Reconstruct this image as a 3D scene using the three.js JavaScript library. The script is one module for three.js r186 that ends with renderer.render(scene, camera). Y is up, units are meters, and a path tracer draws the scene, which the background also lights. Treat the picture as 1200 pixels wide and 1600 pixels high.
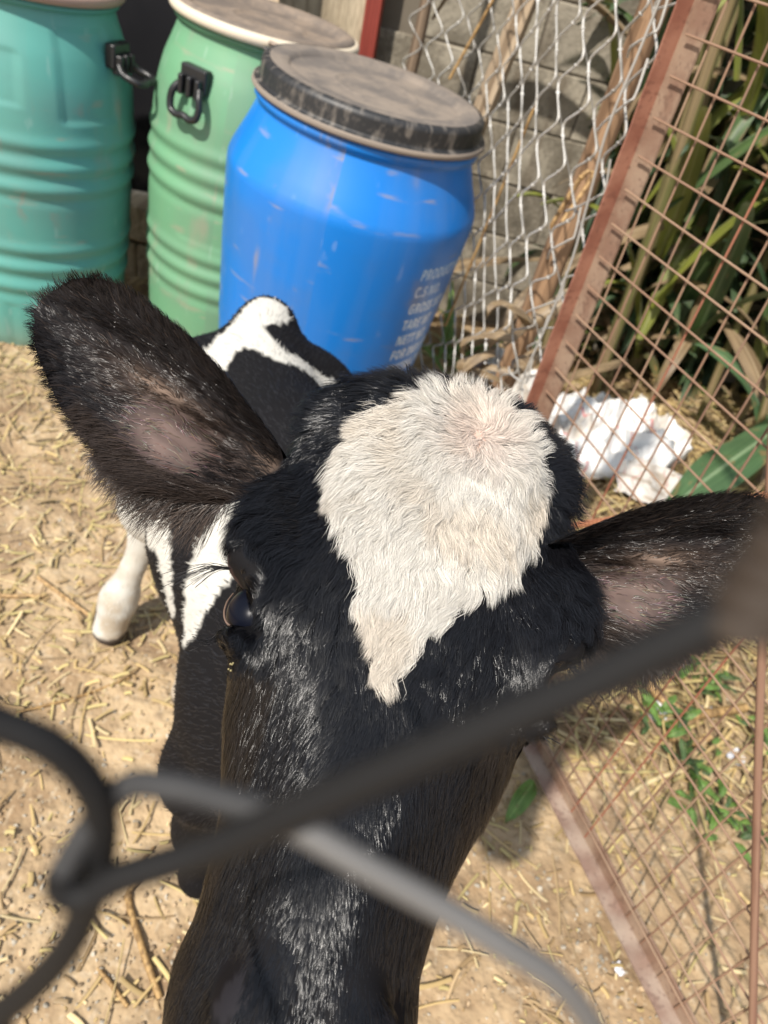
import * as THREE from 'three';
import { mergeGeometries } from 'three/addons/utils/BufferGeometryUtils.js';
import { RoundedBoxGeometry } from 'three/addons/geometries/RoundedBoxGeometry.js';

// ---------------------------------------------------------------- camera, sky, sun, exposure
const scene = new THREE.Scene();
const camera = new THREE.PerspectiveCamera(70.03, 3 / 4, 0.012, 400);
{
  const eye = new THREE.Vector3(0, 1.35, 0), pitch = THREE.MathUtils.degToRad(40), roll = THREE.MathUtils.degToRad(14.5);
  const R = new THREE.Vector3(1, 0, 0), fwd = new THREE.Vector3(0, -Math.sin(pitch), -Math.cos(pitch)), V = new THREE.Vector3(0, Math.cos(pitch), -Math.sin(pitch));
  camera.position.copy(eye);
  camera.up.copy(V).multiplyScalar(Math.cos(roll)).addScaledVector(R, -Math.sin(roll));
  camera.lookAt(eye.clone().add(fwd));
  camera.focus = 0.43;
  camera.userData.fStop = 9.5;
}
const sunDir = new THREE.Vector3(-0.335, 0.84, 0.43).normalize();
{ // hazy bright sky: paler towards the horizon, a soft glow round the sun
  const w = 256, h = 128, d = new Float32Array(w * h * 4), v = new THREE.Vector3();
  for (let j = 0; j < h; j++) for (let i = 0; i < w; i++) {
    const el = ((j + 0.5) / h - 0.5) * Math.PI, az = ((i + 0.5) / w - 0.5) * 2 * Math.PI, k = Math.max(0, Math.sin(el)), o = (j * w + i) * 4;
    v.set(Math.cos(el) * Math.cos(az), Math.sin(el), Math.cos(el) * Math.sin(az));
    const a = Math.pow(1 - k, 2.2), g = 0.5 * Math.exp((v.dot(sunDir) - 1) * 9), c = el < 0 ? [0.20, 0.17, 0.13] : [0.30 + 0.34 * a + g, 0.37 + 0.30 * a + 0.95 * g, 0.48 + 0.22 * a + 0.86 * g];
    d.set([c[0], c[1], c[2], 1], o);
  }
  const t = new THREE.DataTexture(d, w, h, THREE.RGBAFormat, THREE.FloatType);
  t.mapping = THREE.EquirectangularReflectionMapping; t.magFilter = t.minFilter = THREE.LinearFilter; t.needsUpdate = true;
  scene.background = scene.environment = t;
}
const sun = new THREE.DirectionalLight(0xfff8ee, 4.3);
sun.name = 'sun';
sun.position.copy(sunDir).multiplyScalar(12);
sun.castShadow = true;
sun.shadow.radius = 2.6;
sun.shadow.mapSize.set(4096, 4096);
Object.assign(sun.shadow.camera, { left: -4, right: 4, top: 4, bottom: -4, near: 1, far: 30 });
sun.shadow.bias = -0.0005;
sun.target.position.set(0, 0, -1.6);
scene.add(sun, sun.target);
const renderer = new THREE.WebGLRenderer({ antialias: true });
renderer.toneMapping = THREE.LinearToneMapping;
renderer.toneMappingExposure = 1.5;
renderer.shadowMap.enabled = true;

// ---------------------------------------------------------------- small helpers
function rng(seed) {
  let s = seed >>> 0;
  return () => { s = (s + 0x6d2b79f5) | 0; let t = Math.imul(s ^ (s >>> 15), 1 | s); t = (t + Math.imul(t ^ (t >>> 7), 61 | t)) ^ t; return ((t ^ (t >>> 14)) >>> 0) / 4294967296; };
}
const hash = (x, y, z) => { let h = (Math.imul(x, 374761393) + Math.imul(y, 668265263) + Math.imul(z, 2147483647 ^ 0x5bd1e995)) | 0; h = Math.imul(h ^ (h >>> 13), 1274126177); return ((h ^ (h >>> 16)) >>> 0) / 4294967296; };
const fade = (t) => t * t * (3 - 2 * t);
function vnoise(x, y, z = 0, per = 0) {             // value noise, 0..1; per > 0 makes it tile in x and y
  const X = Math.floor(x), Y = Math.floor(y), Z = Math.floor(z), u = fade(x - X), v = fade(y - Y), w = fade(z - Z);
  const m = (a) => (per ? ((a % per) + per) % per : a);
  const c = (i, j, k) => hash(m(X + i), m(Y + j), Z + k);
  const l = (a, b, t) => a + (b - a) * t;
  return l(l(l(c(0, 0, 0), c(1, 0, 0), u), l(c(0, 1, 0), c(1, 1, 0), u), v), l(l(c(0, 0, 1), c(1, 0, 1), u), l(c(0, 1, 1), c(1, 1, 1), u), v), w);
}
function fbm(x, y, z = 0, oct = 4, per = 0) { let s = 0, a = 0.5, n = 0; for (let i = 0; i < oct; i++) { s += a * vnoise(x, y, z + i * 17.3, per); n += a; a *= 0.5; x *= 2; y *= 2; z *= 2; per *= 2; } return s / n; }
const clamp = (x, a = 0, b = 1) => Math.max(a, Math.min(b, x));
const smooth = (a, b, x) => fade(clamp((x - a) / (b - a)));
const mix = (a, b, t) => a + (b - a) * t;
const mix3 = (a, b, t) => [mix(a[0], b[0], t), mix(a[1], b[1], t), mix(a[2], b[2], t)];
const V3 = (x, y, z) => new THREE.Vector3(x, y, z);
const W = (x, y, f) => new THREE.Vector3(x, y, -f);       // right, up, distance ahead of the camera
function table(keys, x) {                                  // smooth interpolation in a list of [x, value]
  if (x <= keys[0][0]) return keys[0][1];
  for (let i = 1; i < keys.length; i++) if (x <= keys[i][0]) {
    const p0 = keys[Math.max(0, i - 2)], p1 = keys[i - 1], p2 = keys[i], p3 = keys[Math.min(keys.length - 1, i + 1)], h = p2[0] - p1[0], t = (x - p1[0]) / h;
    const m1 = ((p2[1] - p0[1]) / (p2[0] - p0[0])) * h, m2 = ((p3[1] - p1[1]) / (p3[0] - p1[0])) * h, t2 = t * t, t3 = t2 * t;
    return (2 * t3 - 3 * t2 + 1) * p1[1] + (t3 - 2 * t2 + t) * m1 + (-2 * t3 + 3 * t2) * p2[1] + (t3 - t2) * m2;
  }
  return keys[keys.length - 1][1];
}
const srgb = (r, g, b) => { const l = (c) => { c /= 255; return c <= 0.04045 ? c / 12.92 : ((c + 0.055) / 1.055) ** 2.4; }; return [l(r), l(g), l(b)]; };
function dataTex(w, h, fn, color, rx = 1, ry = 1) {
  const d = new Uint8Array(w * h * 4), enc = (c) => Math.round(255 * clamp(color ? (c <= 0.0031308 ? c * 12.92 : 1.055 * c ** (1 / 2.4) - 0.055) : c));
  for (let j = 0; j < h; j++) for (let i = 0; i < w; i++) { const c = fn((i + 0.5) / w, (j + 0.5) / h), o = (j * w + i) * 4; d[o] = enc(c[0]); d[o + 1] = enc(c[1]); d[o + 2] = enc(c[2]); d[o + 3] = 255; }
  const t = new THREE.DataTexture(d, w, h);
  t.wrapS = t.wrapT = THREE.RepeatWrapping; t.magFilter = THREE.LinearFilter; t.minFilter = THREE.LinearMipmapLinearFilter; t.generateMipmaps = true;
  if (color) t.colorSpace = THREE.SRGBColorSpace;
  t.repeat.set(rx, ry); t.needsUpdate = true;
  return t;
}
function mat(o) { const { rgb, physical, ...rest } = o; const m = physical ? new THREE.MeshPhysicalMaterial(rest) : new THREE.MeshStandardMaterial(rest); if (rgb) m.color.setRGB(...rgb); return m; }
const used = {};
function numbered(name) { const n = used[name] ?? 0; used[name] = n + 1; return n ? `${name}_${String(n).padStart(3, '0')}` : name; }
function tag(o, label, category, group, kind) { o.userData.label = label; if (category) o.userData.category = category; if (group) o.userData.group = group; if (kind) o.userData.kind = kind; return o; }
function base(name, p = V3(0, 0, 0), turn = 0) { const g = new THREE.Group(); g.name = numbered(name); g.position.copy(p); g.rotation.y = turn; scene.add(g); return g; }
function part(parent, name, geo, material) {
  const m = new THREE.Mesh(geo, material); m.castShadow = m.receiveShadow = true;
  if (parent === scene) m.name = numbered(name);
  else { const c = parent.userData.names ??= {}; const k = (c[name] = (c[name] ?? -1) + 1); m.name = k ? `${name}_${String(k).padStart(3, '0')}` : name; }
  parent.add(m);
  return m;
}
function tidy(o) { o.traverse((c) => { delete c.userData.names; }); return o; }
function tube(points, r, seg = 24, rad = 8, closed = false) { return new THREE.TubeGeometry(new THREE.CatmullRomCurve3(points, closed, 'catmullrom', 0.5), seg, r, rad, closed); }
function rod(a, b, r, rad = 6) { const g = new THREE.CylinderGeometry(r, r, a.distanceTo(b), rad, 1); g.applyQuaternion(new THREE.Quaternion().setFromUnitVectors(V3(0, 1, 0), b.clone().sub(a).normalize())); return g.translate((a.x + b.x) / 2, (a.y + b.y) / 2, (a.z + b.z) / 2); }
function box(w, h, d, x, y, z, r = 0.004) { const g = r ? new RoundedBoxGeometry(w, h, d, 2, Math.min(r, w / 2.2, h / 2.2, d / 2.2)) : new THREE.BoxGeometry(w, h, d); return g.translate(x, y, z); }
function buildGeo(pos, idx, nor, col, uv) {
  const g = new THREE.BufferGeometry();
  g.setAttribute('position', new THREE.BufferAttribute(pos instanceof Float32Array ? pos : new Float32Array(pos), 3));
  if (nor) g.setAttribute('normal', new THREE.BufferAttribute(nor instanceof Float32Array ? nor : new Float32Array(nor), 3));
  if (col) g.setAttribute('color', new THREE.BufferAttribute(col instanceof Float32Array ? col : new Float32Array(col), 3));
  if (uv) g.setAttribute('uv', new THREE.BufferAttribute(new Float32Array(uv), 2));
  g.setIndex(new THREE.BufferAttribute(idx instanceof Uint32Array ? idx : new Uint32Array(idx), 1));
  if (!nor) g.computeVertexNormals();
  return g;
}

// ---------------------------------------------------------------- ground
const gh = (x, z) => {                                  // height of the trodden dirt
  const near = 1 - smooth(6, 14, Math.hypot(x, z));
  return near * ((fbm(x * 2.2 + 5, z * 2.2, 1, 3) - 0.5) * 0.05 + (fbm(x * 11, z * 11 + 3, 2, 3) - 0.5) * 0.022 + (fbm(x * 45, z * 45, 3, 2) - 0.5) * 0.012) - 0.004;
};
const groundMap = dataTex(1024, 1024, (u, v) => {
  const a = fbm(u * 6, v * 6, 1, 5, 6), b = fbm(u * 40, v * 40, 4, 3, 40), c = fbm(u * 160, v * 160, 9, 2, 160), d = fbm(u * 14, v * 14, 21, 4, 14);
  let col = mix3([0.27, 0.18, 0.098], [0.435, 0.318, 0.188], smooth(0.3, 0.68, a * 0.65 + b * 0.35));
  col = mix3(col, [0.16, 0.095, 0.05], 0.6 * smooth(0.56, 0.72, d));
  col = mix3(col, [0.47, 0.37, 0.25], 0.6 * smooth(0.62, 0.8, c));
  return mix3(col, [0.12, 0.08, 0.05], 0.4 * smooth(0.66, 0.8, b));
}, true);
const groundBump = dataTex(1024, 1024, (u, v) => { const k = 0.5 * fbm(u * 40, v * 40, 4, 4, 40) + 0.5 * fbm(u * 150, v * 150, 2, 3, 150); return [k, k, k]; }, false);
{
  const xs = [], zs = [], spread = (out, lo, hi, step, far) => { for (let s = lo; s <= hi + 1e-6; s += step) out.push(s); let s = step; while (out[out.length - 1] < far) { s *= 1.35; out.push(out[out.length - 1] + s); } s = step; while (out[0] > -far) { s *= 1.35; out.unshift(out[0] - s); } };
  spread(xs, -1.6, 1.7, 0.0125, 120); spread(zs, -3.4, -0.1, 0.0125, 120);
  const pos = [], uv = [], idx = [], nx = xs.length, nz = zs.length;
  for (let j = 0; j < nz; j++) for (let i = 0; i < nx; i++) { pos.push(xs[i], gh(xs[i], zs[j]), zs[j]); uv.push(xs[i] / 1.7, -zs[j] / 1.7); }
  for (let j = 0; j + 1 < nz; j++) for (let i = 0; i + 1 < nx; i++) { const a = j * nx + i; idx.push(a, a + nx, a + 1, a + 1, a + nx, a + nx + 1); }
  const g = part(scene, 'ground', buildGeo(pos, idx, null, null, uv), mat({ map: groundMap, bumpMap: groundBump, bumpScale: 0.012, roughness: 0.96 }));
  g.userData.kind = 'structure'; g.userData.label = 'trodden tan dirt floor of the pen scattered with straw';
}

// ---------------------------------------------------------------- block wall behind the netting
const concreteMap = dataTex(512, 512, (u, v) => {
  const a = fbm(u * 5, v * 5, 3, 5, 5), b = fbm(u * 60, v * 60, 7, 3, 60), s = fbm(u * 9, v * 3, 12, 4, 0);
  let c = mix3([0.16, 0.145, 0.12], [0.36, 0.335, 0.29], smooth(0.28, 0.7, a * 0.7 + b * 0.3));
  return mix3(c, [0.10, 0.075, 0.05], 0.5 * smooth(0.55, 0.75, s));
}, true);
const grainBump = dataTex(512, 512, (u, v) => { const k = 0.6 * fbm(u * 40, v * 40, 4, 4, 40) + 0.4 * fbm(u * 120, v * 120, 8, 2, 120); return [k, k, k]; }, false);
const blockMats = [0, 1, 2, 3].map((k) => mat({ map: concreteMap, bumpMap: grainBump, bumpScale: 0.004, roughness: 0.95, rgb: [[0.84, 0.80, 0.71], [0.94, 0.89, 0.79], [0.78, 0.74, 0.66], [0.88, 0.82, 0.71]][k] }));
{
  const r = rng(11), wall = base('block_wall', W(0, 0, 3.1));
  tag(wall, 'grey concrete block wall behind the wire netting at the back of the pen', 'wall');
  part(wall, 'mortar_core', box(4.2, 1.92, 0.13, 1.595, 0.95, 0, 0), mat({ map: concreteMap, roughness: 1, rgb: [0.42, 0.38, 0.33] }));
  const shapes = [0, 1, 2, 3].map((k) => { const g = new RoundedBoxGeometry(0.394, 0.192, 0.15, 2, 0.006), p = g.attributes.position; for (let i = 0; i < p.count; i++) { const n = fbm(p.getX(i) * 20 + k * 9, p.getY(i) * 20, p.getZ(i) * 20 + k, 3) - 0.5; p.setXYZ(i, p.getX(i) + n * 0.006, p.getY(i) + n * 0.005, p.getZ(i) + n * 0.008); } g.computeVertexNormals(); const uv = g.attributes.uv; for (let i = 0; i < uv.count; i++) uv.setXY(i, p.getX(i) * 1.6 + k * 0.27, p.getY(i) * 1.6 + k * 0.41); return g; });
  for (let j = 0; j < 10; j++) for (let i = 0; i < 10; i++) { const b = part(wall, 'block', shapes[(r() * 4) | 0], blockMats[(r() * 4) | 0]); b.position.set(-0.28 + i * 0.4 + (j % 2 ? 0.2 : 0) + (r() - 0.5) * 0.004, 0.093 + j * 0.198 - 0.02, (r() - 0.5) * 0.012); b.rotation.y = (r() - 0.5) * 0.012; if (r() < 0.5) b.rotation.z = Math.PI; }
  tidy(wall);
}

// ---------------------------------------------------------------- shed behind the barrels
const rustMap = dataTex(512, 512, (u, v) => {
  const a = fbm(u * 8, v * 8, 5, 5, 8), b = fbm(u * 50, v * 50, 2, 3, 50);
  return mix3(mix3([0.20, 0.105, 0.068], [0.28, 0.175, 0.118], smooth(0.3, 0.7, a)), [0.12, 0.06, 0.04], 0.5 * smooth(0.6, 0.78, b));
}, true);
{
  const shed = base('shed', W(-1.3, 0, 2.72));
  tag(shed, 'shed front with black sheeted doorway, pale panel and red post behind the barrels', 'shed');
  const dust = dataTex(512, 512, (u, v) => { const a = fbm(u * 4, v * 4, 5, 5, 4), d = smooth(0.16, 0.0, v) * 0.8; const c = mix3([0.006, 0.006, 0.008], [0.025, 0.024, 0.026], smooth(0.35, 0.75, a)); return mix3(c, [0.08, 0.07, 0.062], d * smooth(0.3, 0.65, fbm(u * 20, v * 20, 8, 4, 20))); }, true);
  { // black sheet, slightly buckled
    const g = new THREE.PlaneGeometry(2.1, 2.0, 90, 70), p = g.attributes.position;
    for (let i = 0; i < p.count; i++) p.setZ(i, 0.03 * (fbm(p.getX(i) * 2.2, p.getY(i) * 0.8, 3, 3) - 0.5) + 0.012 * Math.sin(p.getX(i) * 14 + 2 * fbm(p.getX(i), p.getY(i), 7, 2)));
    g.computeVertexNormals(); g.translate(-0.52, 1.29, -0.02);
    part(shed, 'black_sheet', g, mat({ physical: true, map: dust, roughness: 0.7, specularIntensity: 0.4, side: THREE.DoubleSide }));
  }
  const stone = [[0.80, 0.68, 0.52], [0.9, 0.76, 0.58], [0.7, 0.6, 0.46]].map((c) => mat({ map: concreteMap, bumpMap: grainBump, bumpScale: 0.01, roughness: 0.96, rgb: c.map((x) => x * 2.1) }));
  const r = rng(5);
  for (let j = 0; j < 2; j++) for (let i = 0; i < 6; i++) {
    const g = new RoundedBoxGeometry(0.345, 0.138, 0.2, 3, 0.014), p = g.attributes.position, uv = g.attributes.uv;
    for (let k = 0; k < p.count; k++) { const n = fbm(p.getX(k) * 16 + i * 7, p.getY(k) * 16 + j * 5, p.getZ(k) * 16, 3) - 0.5; p.setXYZ(k, p.getX(k) + n * 0.01, p.getY(k) + n * 0.012, p.getZ(k) + n * 0.02); uv.setXY(k, p.getX(k) * 2 + i * 0.3, p.getY(k) * 2 + j * 0.4); }
    g.computeVertexNormals(); g.translate(-1.45 + i * 0.35 + (j ? 0.13 : 0), 0.065 + j * 0.146, 0.0);
    part(shed, 'plinth_stone', g, stone[(r() * 3) | 0]);
  }
  part(shed, 'panel', box(0.3, 2.0, 0.05, 0.66, 1.0, -0.26), mat({ map: concreteMap, roughness: 0.9, rgb: [1.5, 1.32, 1.06], bumpMap: grainBump, bumpScale: 0.003 }));
  part(shed, 'door_edge_board', box(0.05, 2.0, 0.05, 0.475, 1.0, -0.10), mat({ map: concreteMap, roughness: 0.9, rgb: [0.75, 0.72, 0.68] }));
  part(shed, 'red_post', box(0.055, 2.1, 0.055, 0.84, 1.05, -0.24), mat({ map: rustMap, roughness: 0.6, rgb: [0.9, 0.22, 0.2] }));
  part(shed, 'roof_sheet', box(3.6, 0.02, 0.7, -0.35, 2.28, -0.1), mat({ roughness: 0.6, metalness: 0.5, rgb: [0.3, 0.28, 0.26] }));
  tidy(shed);
}

// ---------------------------------------------------------------- barrels
function lathe(profile, seg = 96) { // profile: [radius, height] pairs, bottom to top; sharp steps are rounded by the list itself
  const g = new THREE.LatheGeometry(profile.map(([r, h]) => new THREE.Vector2(r, h)), seg);
  return g;
}
function plasticTex(rgb, o) { // scuffed and dusty coloured plastic; u round the barrel, v up
  return (u, v) => {
    const s = fbm(u * 30, v * 5, o, 4), t = fbm(u * 8, v * 8, o + 3, 4), k = fbm(u * 70, v * 14, o + 9, 3), q = fbm(u * 24, v * 20, o + 15, 4);
    let c = mix3(rgb, rgb.map((x) => x * 0.82 + 0.022), smooth(0.35, 0.7, t)); c = mix3(c, [0.30, 0.26, 0.2], 0.05 * smooth(0.45, 0.75, fbm(u * 50, v * 2.5, o + 50, 4)));
    c = mix3(c, [0.30, 0.25, 0.19], 0.5 * smooth(0.66, 0.8, s) * smooth(0.45, 0.65, t));
    c = mix3(c, rgb.map((x) => x * 0.6 + 0.28), 0.25 * smooth(0.74, 0.84, k));
    c = mix3(c, [0.25, 0.215, 0.18], 0.4 * smooth(0.66, 0.82, fbm(u * 44, v * 9 + 3 * q, o + 31, 4)) * smooth(0.4, 0.6, t)); c = mix3(c, [0.33, 0.27, 0.2], 0.45 * smooth(0.70, 0.85, fbm(u * 16, v * 44, o + 40, 4)));
    return mix3(c, [0.28, 0.22, 0.15], 0.55 * smooth(0.16, 0.0, v) * (0.4 + t));
  };
}
const blackPlastic = mat({ rgb: [0.014, 0.014, 0.015], roughness: 0.38 });
const lidMap = dataTex(512, 512, (u, v) => { const a = fbm(u * 40, v * 6, 3, 4, 40), b = fbm(u * 90, v * 20, 5, 3, 90); return mix3([0.02, 0.02, 0.021], [0.16, 0.14, 0.12], 0.8 * smooth(0.5, 0.8, a) + 0.2 * smooth(0.55, 0.8, b)); }, true);
const dustMap = dataTex(512, 512, (u, v) => { const a = fbm(u * 9, v * 9, 3, 5, 9), b = fbm(u * 50, v * 50, 5, 3, 50); return mix3([0.17, 0.145, 0.125], [0.31, 0.25, 0.195], smooth(0.25, 0.7, a * 0.75 + b * 0.25)); }, true);
function discUV(g, s = 2) { const p = g.attributes.position, uv = g.attributes.uv; for (let i = 0; i < p.count; i++) uv.setXY(i, p.getX(i) * s, p.getZ(i) * s); return g; }
function rimHandle(parent, ang, r, h, m, swing = 0) { // bracket and swinging loop on a barrel's shoulder
  const dir = V3(Math.sin(ang), 0, Math.cos(ang)), lat = V3(Math.cos(ang), 0, -Math.sin(ang)), at = (o, y, l) => dir.clone().multiplyScalar(r + o).addScaledVector(lat, l).add(V3(0, y, 0));
  const q = new THREE.Quaternion().setFromAxisAngle(V3(0, 1, 0), ang);
  const plate = new RoundedBoxGeometry(0.085, 0.06, 0.03, 2, 0.006).applyQuaternion(q).translate(...at(-0.004, h + 0.03, 0).toArray());
  const lugs = [-0.028, 0, 0.028].map((l) => new RoundedBoxGeometry(0.016, 0.05, 0.03, 2, 0.006).applyQuaternion(q).translate(...at(0.014, h + 0.012, l).toArray()));
  const hd = part(parent, 'handle', mergeGeometries([plate, ...lugs]), m);
  const sw = (L, l) => at(0.03 + L * Math.sin(swing), h - L * Math.cos(swing), l), loop = new THREE.TubeGeometry(new THREE.CatmullRomCurve3([at(0.02, h + 0.012, -0.034), sw(0.006, -0.044), sw(0.03, -0.048), sw(0.052, -0.042), sw(0.06, -0.022), sw(0.056, 0), sw(0.06, 0.022), sw(0.052, 0.042), sw(0.03, 0.048), sw(0.006, 0.044), at(0.02, h + 0.012, 0.034)]), 48, 0.0098, 8);
  part(hd, 'grip', loop, m);
}
const TILT = THREE.MathUtils.degToRad(3.6);
{ // blue
  const b = base('barrel', W(-0.345, -0.005, 1.98)); b.rotation.set(0.01, 0, -TILT - 0.012); b.scale.set(1.09, 1, 1.09);
  tag(b, 'blue plastic barrel with black screw lid and white printed lettering', 'barrel');
  const c = document.createElement('canvas'); c.width = 2048; c.height = 1024;
  const x = c.getContext('2d'), img = x.createImageData(2048, 1024), f = plasticTex(srgb(0, 114, 200), 4), enc = (k) => 255 * (k <= 0.0031308 ? k * 12.92 : 1.055 * k ** (1 / 2.4) - 0.055);
  for (let j = 0; j < 512; j++) for (let i = 0; i < 1024; i++) { const k = f(i / 1024, 1 - j / 512).map((q) => enc(clamp(q))); for (const [di, dj] of [[0, 0], [1, 0], [0, 1], [1, 1]]) { const o = ((j * 2 + dj) * 2048 + i * 2 + di) * 4; img.data[o] = k[0]; img.data[o + 1] = k[1]; img.data[o + 2] = k[2]; img.data[o + 3] = 255; } }
  x.putImageData(img, 0, 0);
  b.userData.print = { c, x };
  const lines = ['PRODUCT NAME', 'C.S NO.', 'GROSS WT', 'TARE WT', 'NETT WT.', 'FOR INDUSTRIAL', '(INSTRUCTIONS'];
  // body: u = 0 at +z, running towards +x; the print sits about 48 degrees to the right of the side facing the pen gate
  x.textBaseline = 'alphabetic'; x.textAlign = 'left';
  const U0 = 274, Y0 = 356;
  lines.forEach((s, i) => { x.save(); x.translate(U0, Y0 + i * 50); x.scale(0.74, 1); x.font = 'bold 43px sans-serif'; x.fillStyle = `rgba(225,228,232,${i < 2 ? 0.8 : 0.97})`; x.fillText(s, 0, 0); x.restore(); });
  const r = rng(3); for (let k = 0; k < 60; k++) { x.fillStyle = 'rgba(0,110,215,0.8)'; x.fillRect(U0 + r() * 250, Y0 - 40 + r() * 330, 2 + r() * 5, 1 + r() * 4); }
  delete b.userData.print;
  const t = new THREE.CanvasTexture(c); t.colorSpace = THREE.SRGBColorSpace; t.wrapS = THREE.RepeatWrapping;
  const prof = [[0.0, 0.004], [0.22, 0.004], [0.243, 0.012], [0.25, 0.035], [0.256, 0.15], [0.274, 0.35], [0.288, 0.55], [0.297, 0.70], [0.299, 0.752], [0.298, 0.768], [0.294, 0.782], [0.281, 0.814], [0.267, 0.846], [0.256, 0.876], [0.250, 0.893], [0.248, 0.90], [0.252, 0.906], [0.258, 0.912], [0.258, 0.922], [0.252, 0.928], [0.244, 0.930], [0.240, 0.95]];
  const g = lathe(prof, 128), p = g.attributes.position, uv = g.attributes.uv;
  for (let i = 0; i < p.count; i++) uv.setY(i, p.getY(i));
  part(b, 'body', g, mat({ physical: true, map: t, roughness: 0.42, clearcoat: 0.25, clearcoatRoughness: 0.35 }));
  const lid = part(b, 'lid', discUV(lathe([[0.258, 0.932], [0.263, 0.934], [0.265, 0.940], [0.262, 0.945], [0.254, 0.946], [0.252, 0.95], [0.252, 0.978], [0.250, 0.986], [0.244, 0.991], [0.236, 0.992]])), blackPlastic);
  const lu = lid.geometry.attributes.uv, lp = lid.geometry.attributes.position; for (let i = 0; i < lu.count; i++) lu.setXY(i, Math.atan2(lp.getX(i), lp.getZ(i)) * 0.5, lp.getY(i) * 6);
  lid.material = mat({ map: lidMap, roughness: 0.5 });
  part(lid, 'dusty_top', discUV(lathe([[0.236, 0.992], [0.215, 0.991], [0.198, 0.990], [0.193, 0.982], [0.188, 0.978], [0.10, 0.978], [0.098, 0.981], [0.088, 0.981], [0.086, 0.977], [0.0, 0.977]])), mat({ map: dustMap, roughness: 0.95, rgb: [0.72, 0.73, 0.75] }));
  part(lid, 'dusty_rim', lathe([[0.2545, 0.9295], [0.264, 0.930], [0.2675, 0.935], [0.266, 0.942], [0.2635, 0.944]]), mat({ map: dustMap, roughness: 0.95 }));
  tidy(b);
}
function ribbed(name, label, p, colour, seed, turn, spec) {
  const b = base(name, p, 0); b.rotation.set(0.0, turn, -TILT, 'ZYX');
  tag(b, label, 'barrel');
  const map = dataTex(1024, 512, plasticTex(colour, seed), true);
  const radius = (h) => {
    let r = table([[0, 0.255], [0.05, 0.268], [0.2, 0.281], [0.4, 0.291], [0.6, 0.296], [0.7, 0.294], [0.78, 0.288], [0.86, 0.272], [0.92, 0.25], [0.955, 0.238], [0.98, 0.236]], h);
    for (const y of spec.ribs) { const d = (h - y) / 0.018; r += 0.0058 * Math.exp(-d * d * 1.1) - 0.0035 * Math.exp(-((d + 1.7) ** 2) * 1.5); }
    return r;
  };
  const rows = [], n = 150, seg = 144, pos = [], uv = [], idx = [];
  for (let j = 0; j <= n; j++) rows.push((0.985 * j) / n);
  const panel = (a, h) => { // shallow pressed panels on the shoulder
    let d = 0;
    for (const [a0, a1, h0, h1, dep] of spec.panels) { const e = 0.012; d += dep * smooth(a0 - e, a0 + e, a) * smooth(a1 + e, a1 - e, a) * smooth(h0 - 0.006, h0 + 0.006, h) * smooth(h1 + 0.006, h1 - 0.006, h); }
    return d;
  };
  for (let j = 0; j <= n; j++) for (let i = 0; i <= seg; i++) { const a = (i / seg) * Math.PI * 2, h = rows[j], r = radius(h) + panel(a > Math.PI ? a - 2 * Math.PI : a, h); pos.push(Math.sin(a) * r, h, Math.cos(a) * r); uv.push(i / seg, h); }
  for (let j = 0; j < n; j++) for (let i = 0; i < seg; i++) { const a = j * (seg + 1) + i, q = a + seg + 1; idx.push(a, a + 1, q, a + 1, q + 1, q); }
  const body = buildGeo(pos, idx, null, null, uv);
  { const nr = body.attributes.normal; for (let j = 0; j <= n; j++) { const a = j * (seg + 1), q = a + seg; const v = V3(nr.getX(a) + nr.getX(q), nr.getY(a) + nr.getY(q), nr.getZ(a) + nr.getZ(q)).normalize(); nr.setXYZ(a, v.x, v.y, v.z); nr.setXYZ(q, v.x, v.y, v.z); } }
  part(b, 'body', body, mat({ physical: true, map, roughness: 0.52, clearcoat: 0.1, clearcoatRoughness: 0.45 }));
  part(b, 'bottom', new THREE.CircleGeometry(0.254, 48).rotateX(Math.PI / 2).translate(0, 0.002, 0), mat({ rgb: colour, roughness: 0.6 }));
  part(b, 'neck_ring', lathe([[0.236, 0.962], [0.247, 0.966], [0.25, 0.973], [0.247, 0.98], [0.236, 0.984]]), mat({ rgb: colour.map((x) => x * 0.8), roughness: 0.5 }));
  const lid = part(b, 'lid', discUV(lathe([[0.24, 0.986], [0.25, 0.99], [0.252, 1.0], [0.248, 1.012], [0.238, 1.016], [0.226, 1.015], [0.22, 1.012], [0.206, 1.004], [0.20, 0.996], [0.11, 0.996], [0.107, 1.002], [0.09, 1.002], [0.087, 0.996], [0, 0.995]])), mat({ map: dustMap, roughness: 0.85, rgb: spec.lid }));
  const ring = new THREE.TorusGeometry(0.252, 0.0125, 12, 120).rotateX(Math.PI / 2).scale(1, 1.15, 1).translate(0, 0.995, 0);
  const rg = part(b, 'clamp_ring', ring, mat({ rgb: spec.ring, roughness: 0.55 }));
  const la = spec.lever, ld = (o, y, a) => V3(Math.sin(a) * (0.262 + o), y, Math.cos(a) * (0.262 + o));
  part(rg, 'lever', tube([ld(0.005, 1.0, la), ld(0.012, 0.995, la + 0.12), ld(0.014, 0.985, la + 0.28), ld(0.008, 0.978, la + 0.4)], 0.006, 20, 6), mat({ rgb: [0.32, 0.25, 0.2], roughness: 0.5, metalness: 0.5 }));
  part(rg, 'latch', tube([ld(0.004, 0.985, la - 0.04), ld(0.014, 0.98, la + 0.02), ld(0.013, 0.965, la + 0.1), ld(0.006, 0.96, la + 0.16)], 0.005, 16, 6), mat({ rgb: [0.05, 0.045, 0.04], roughness: 0.5 }));
  for (const a of spec.handles) rimHandle(b, a, radius(0.82), spec.hh, blackPlastic, spec.swing);
  return tidy(b);
}
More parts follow.
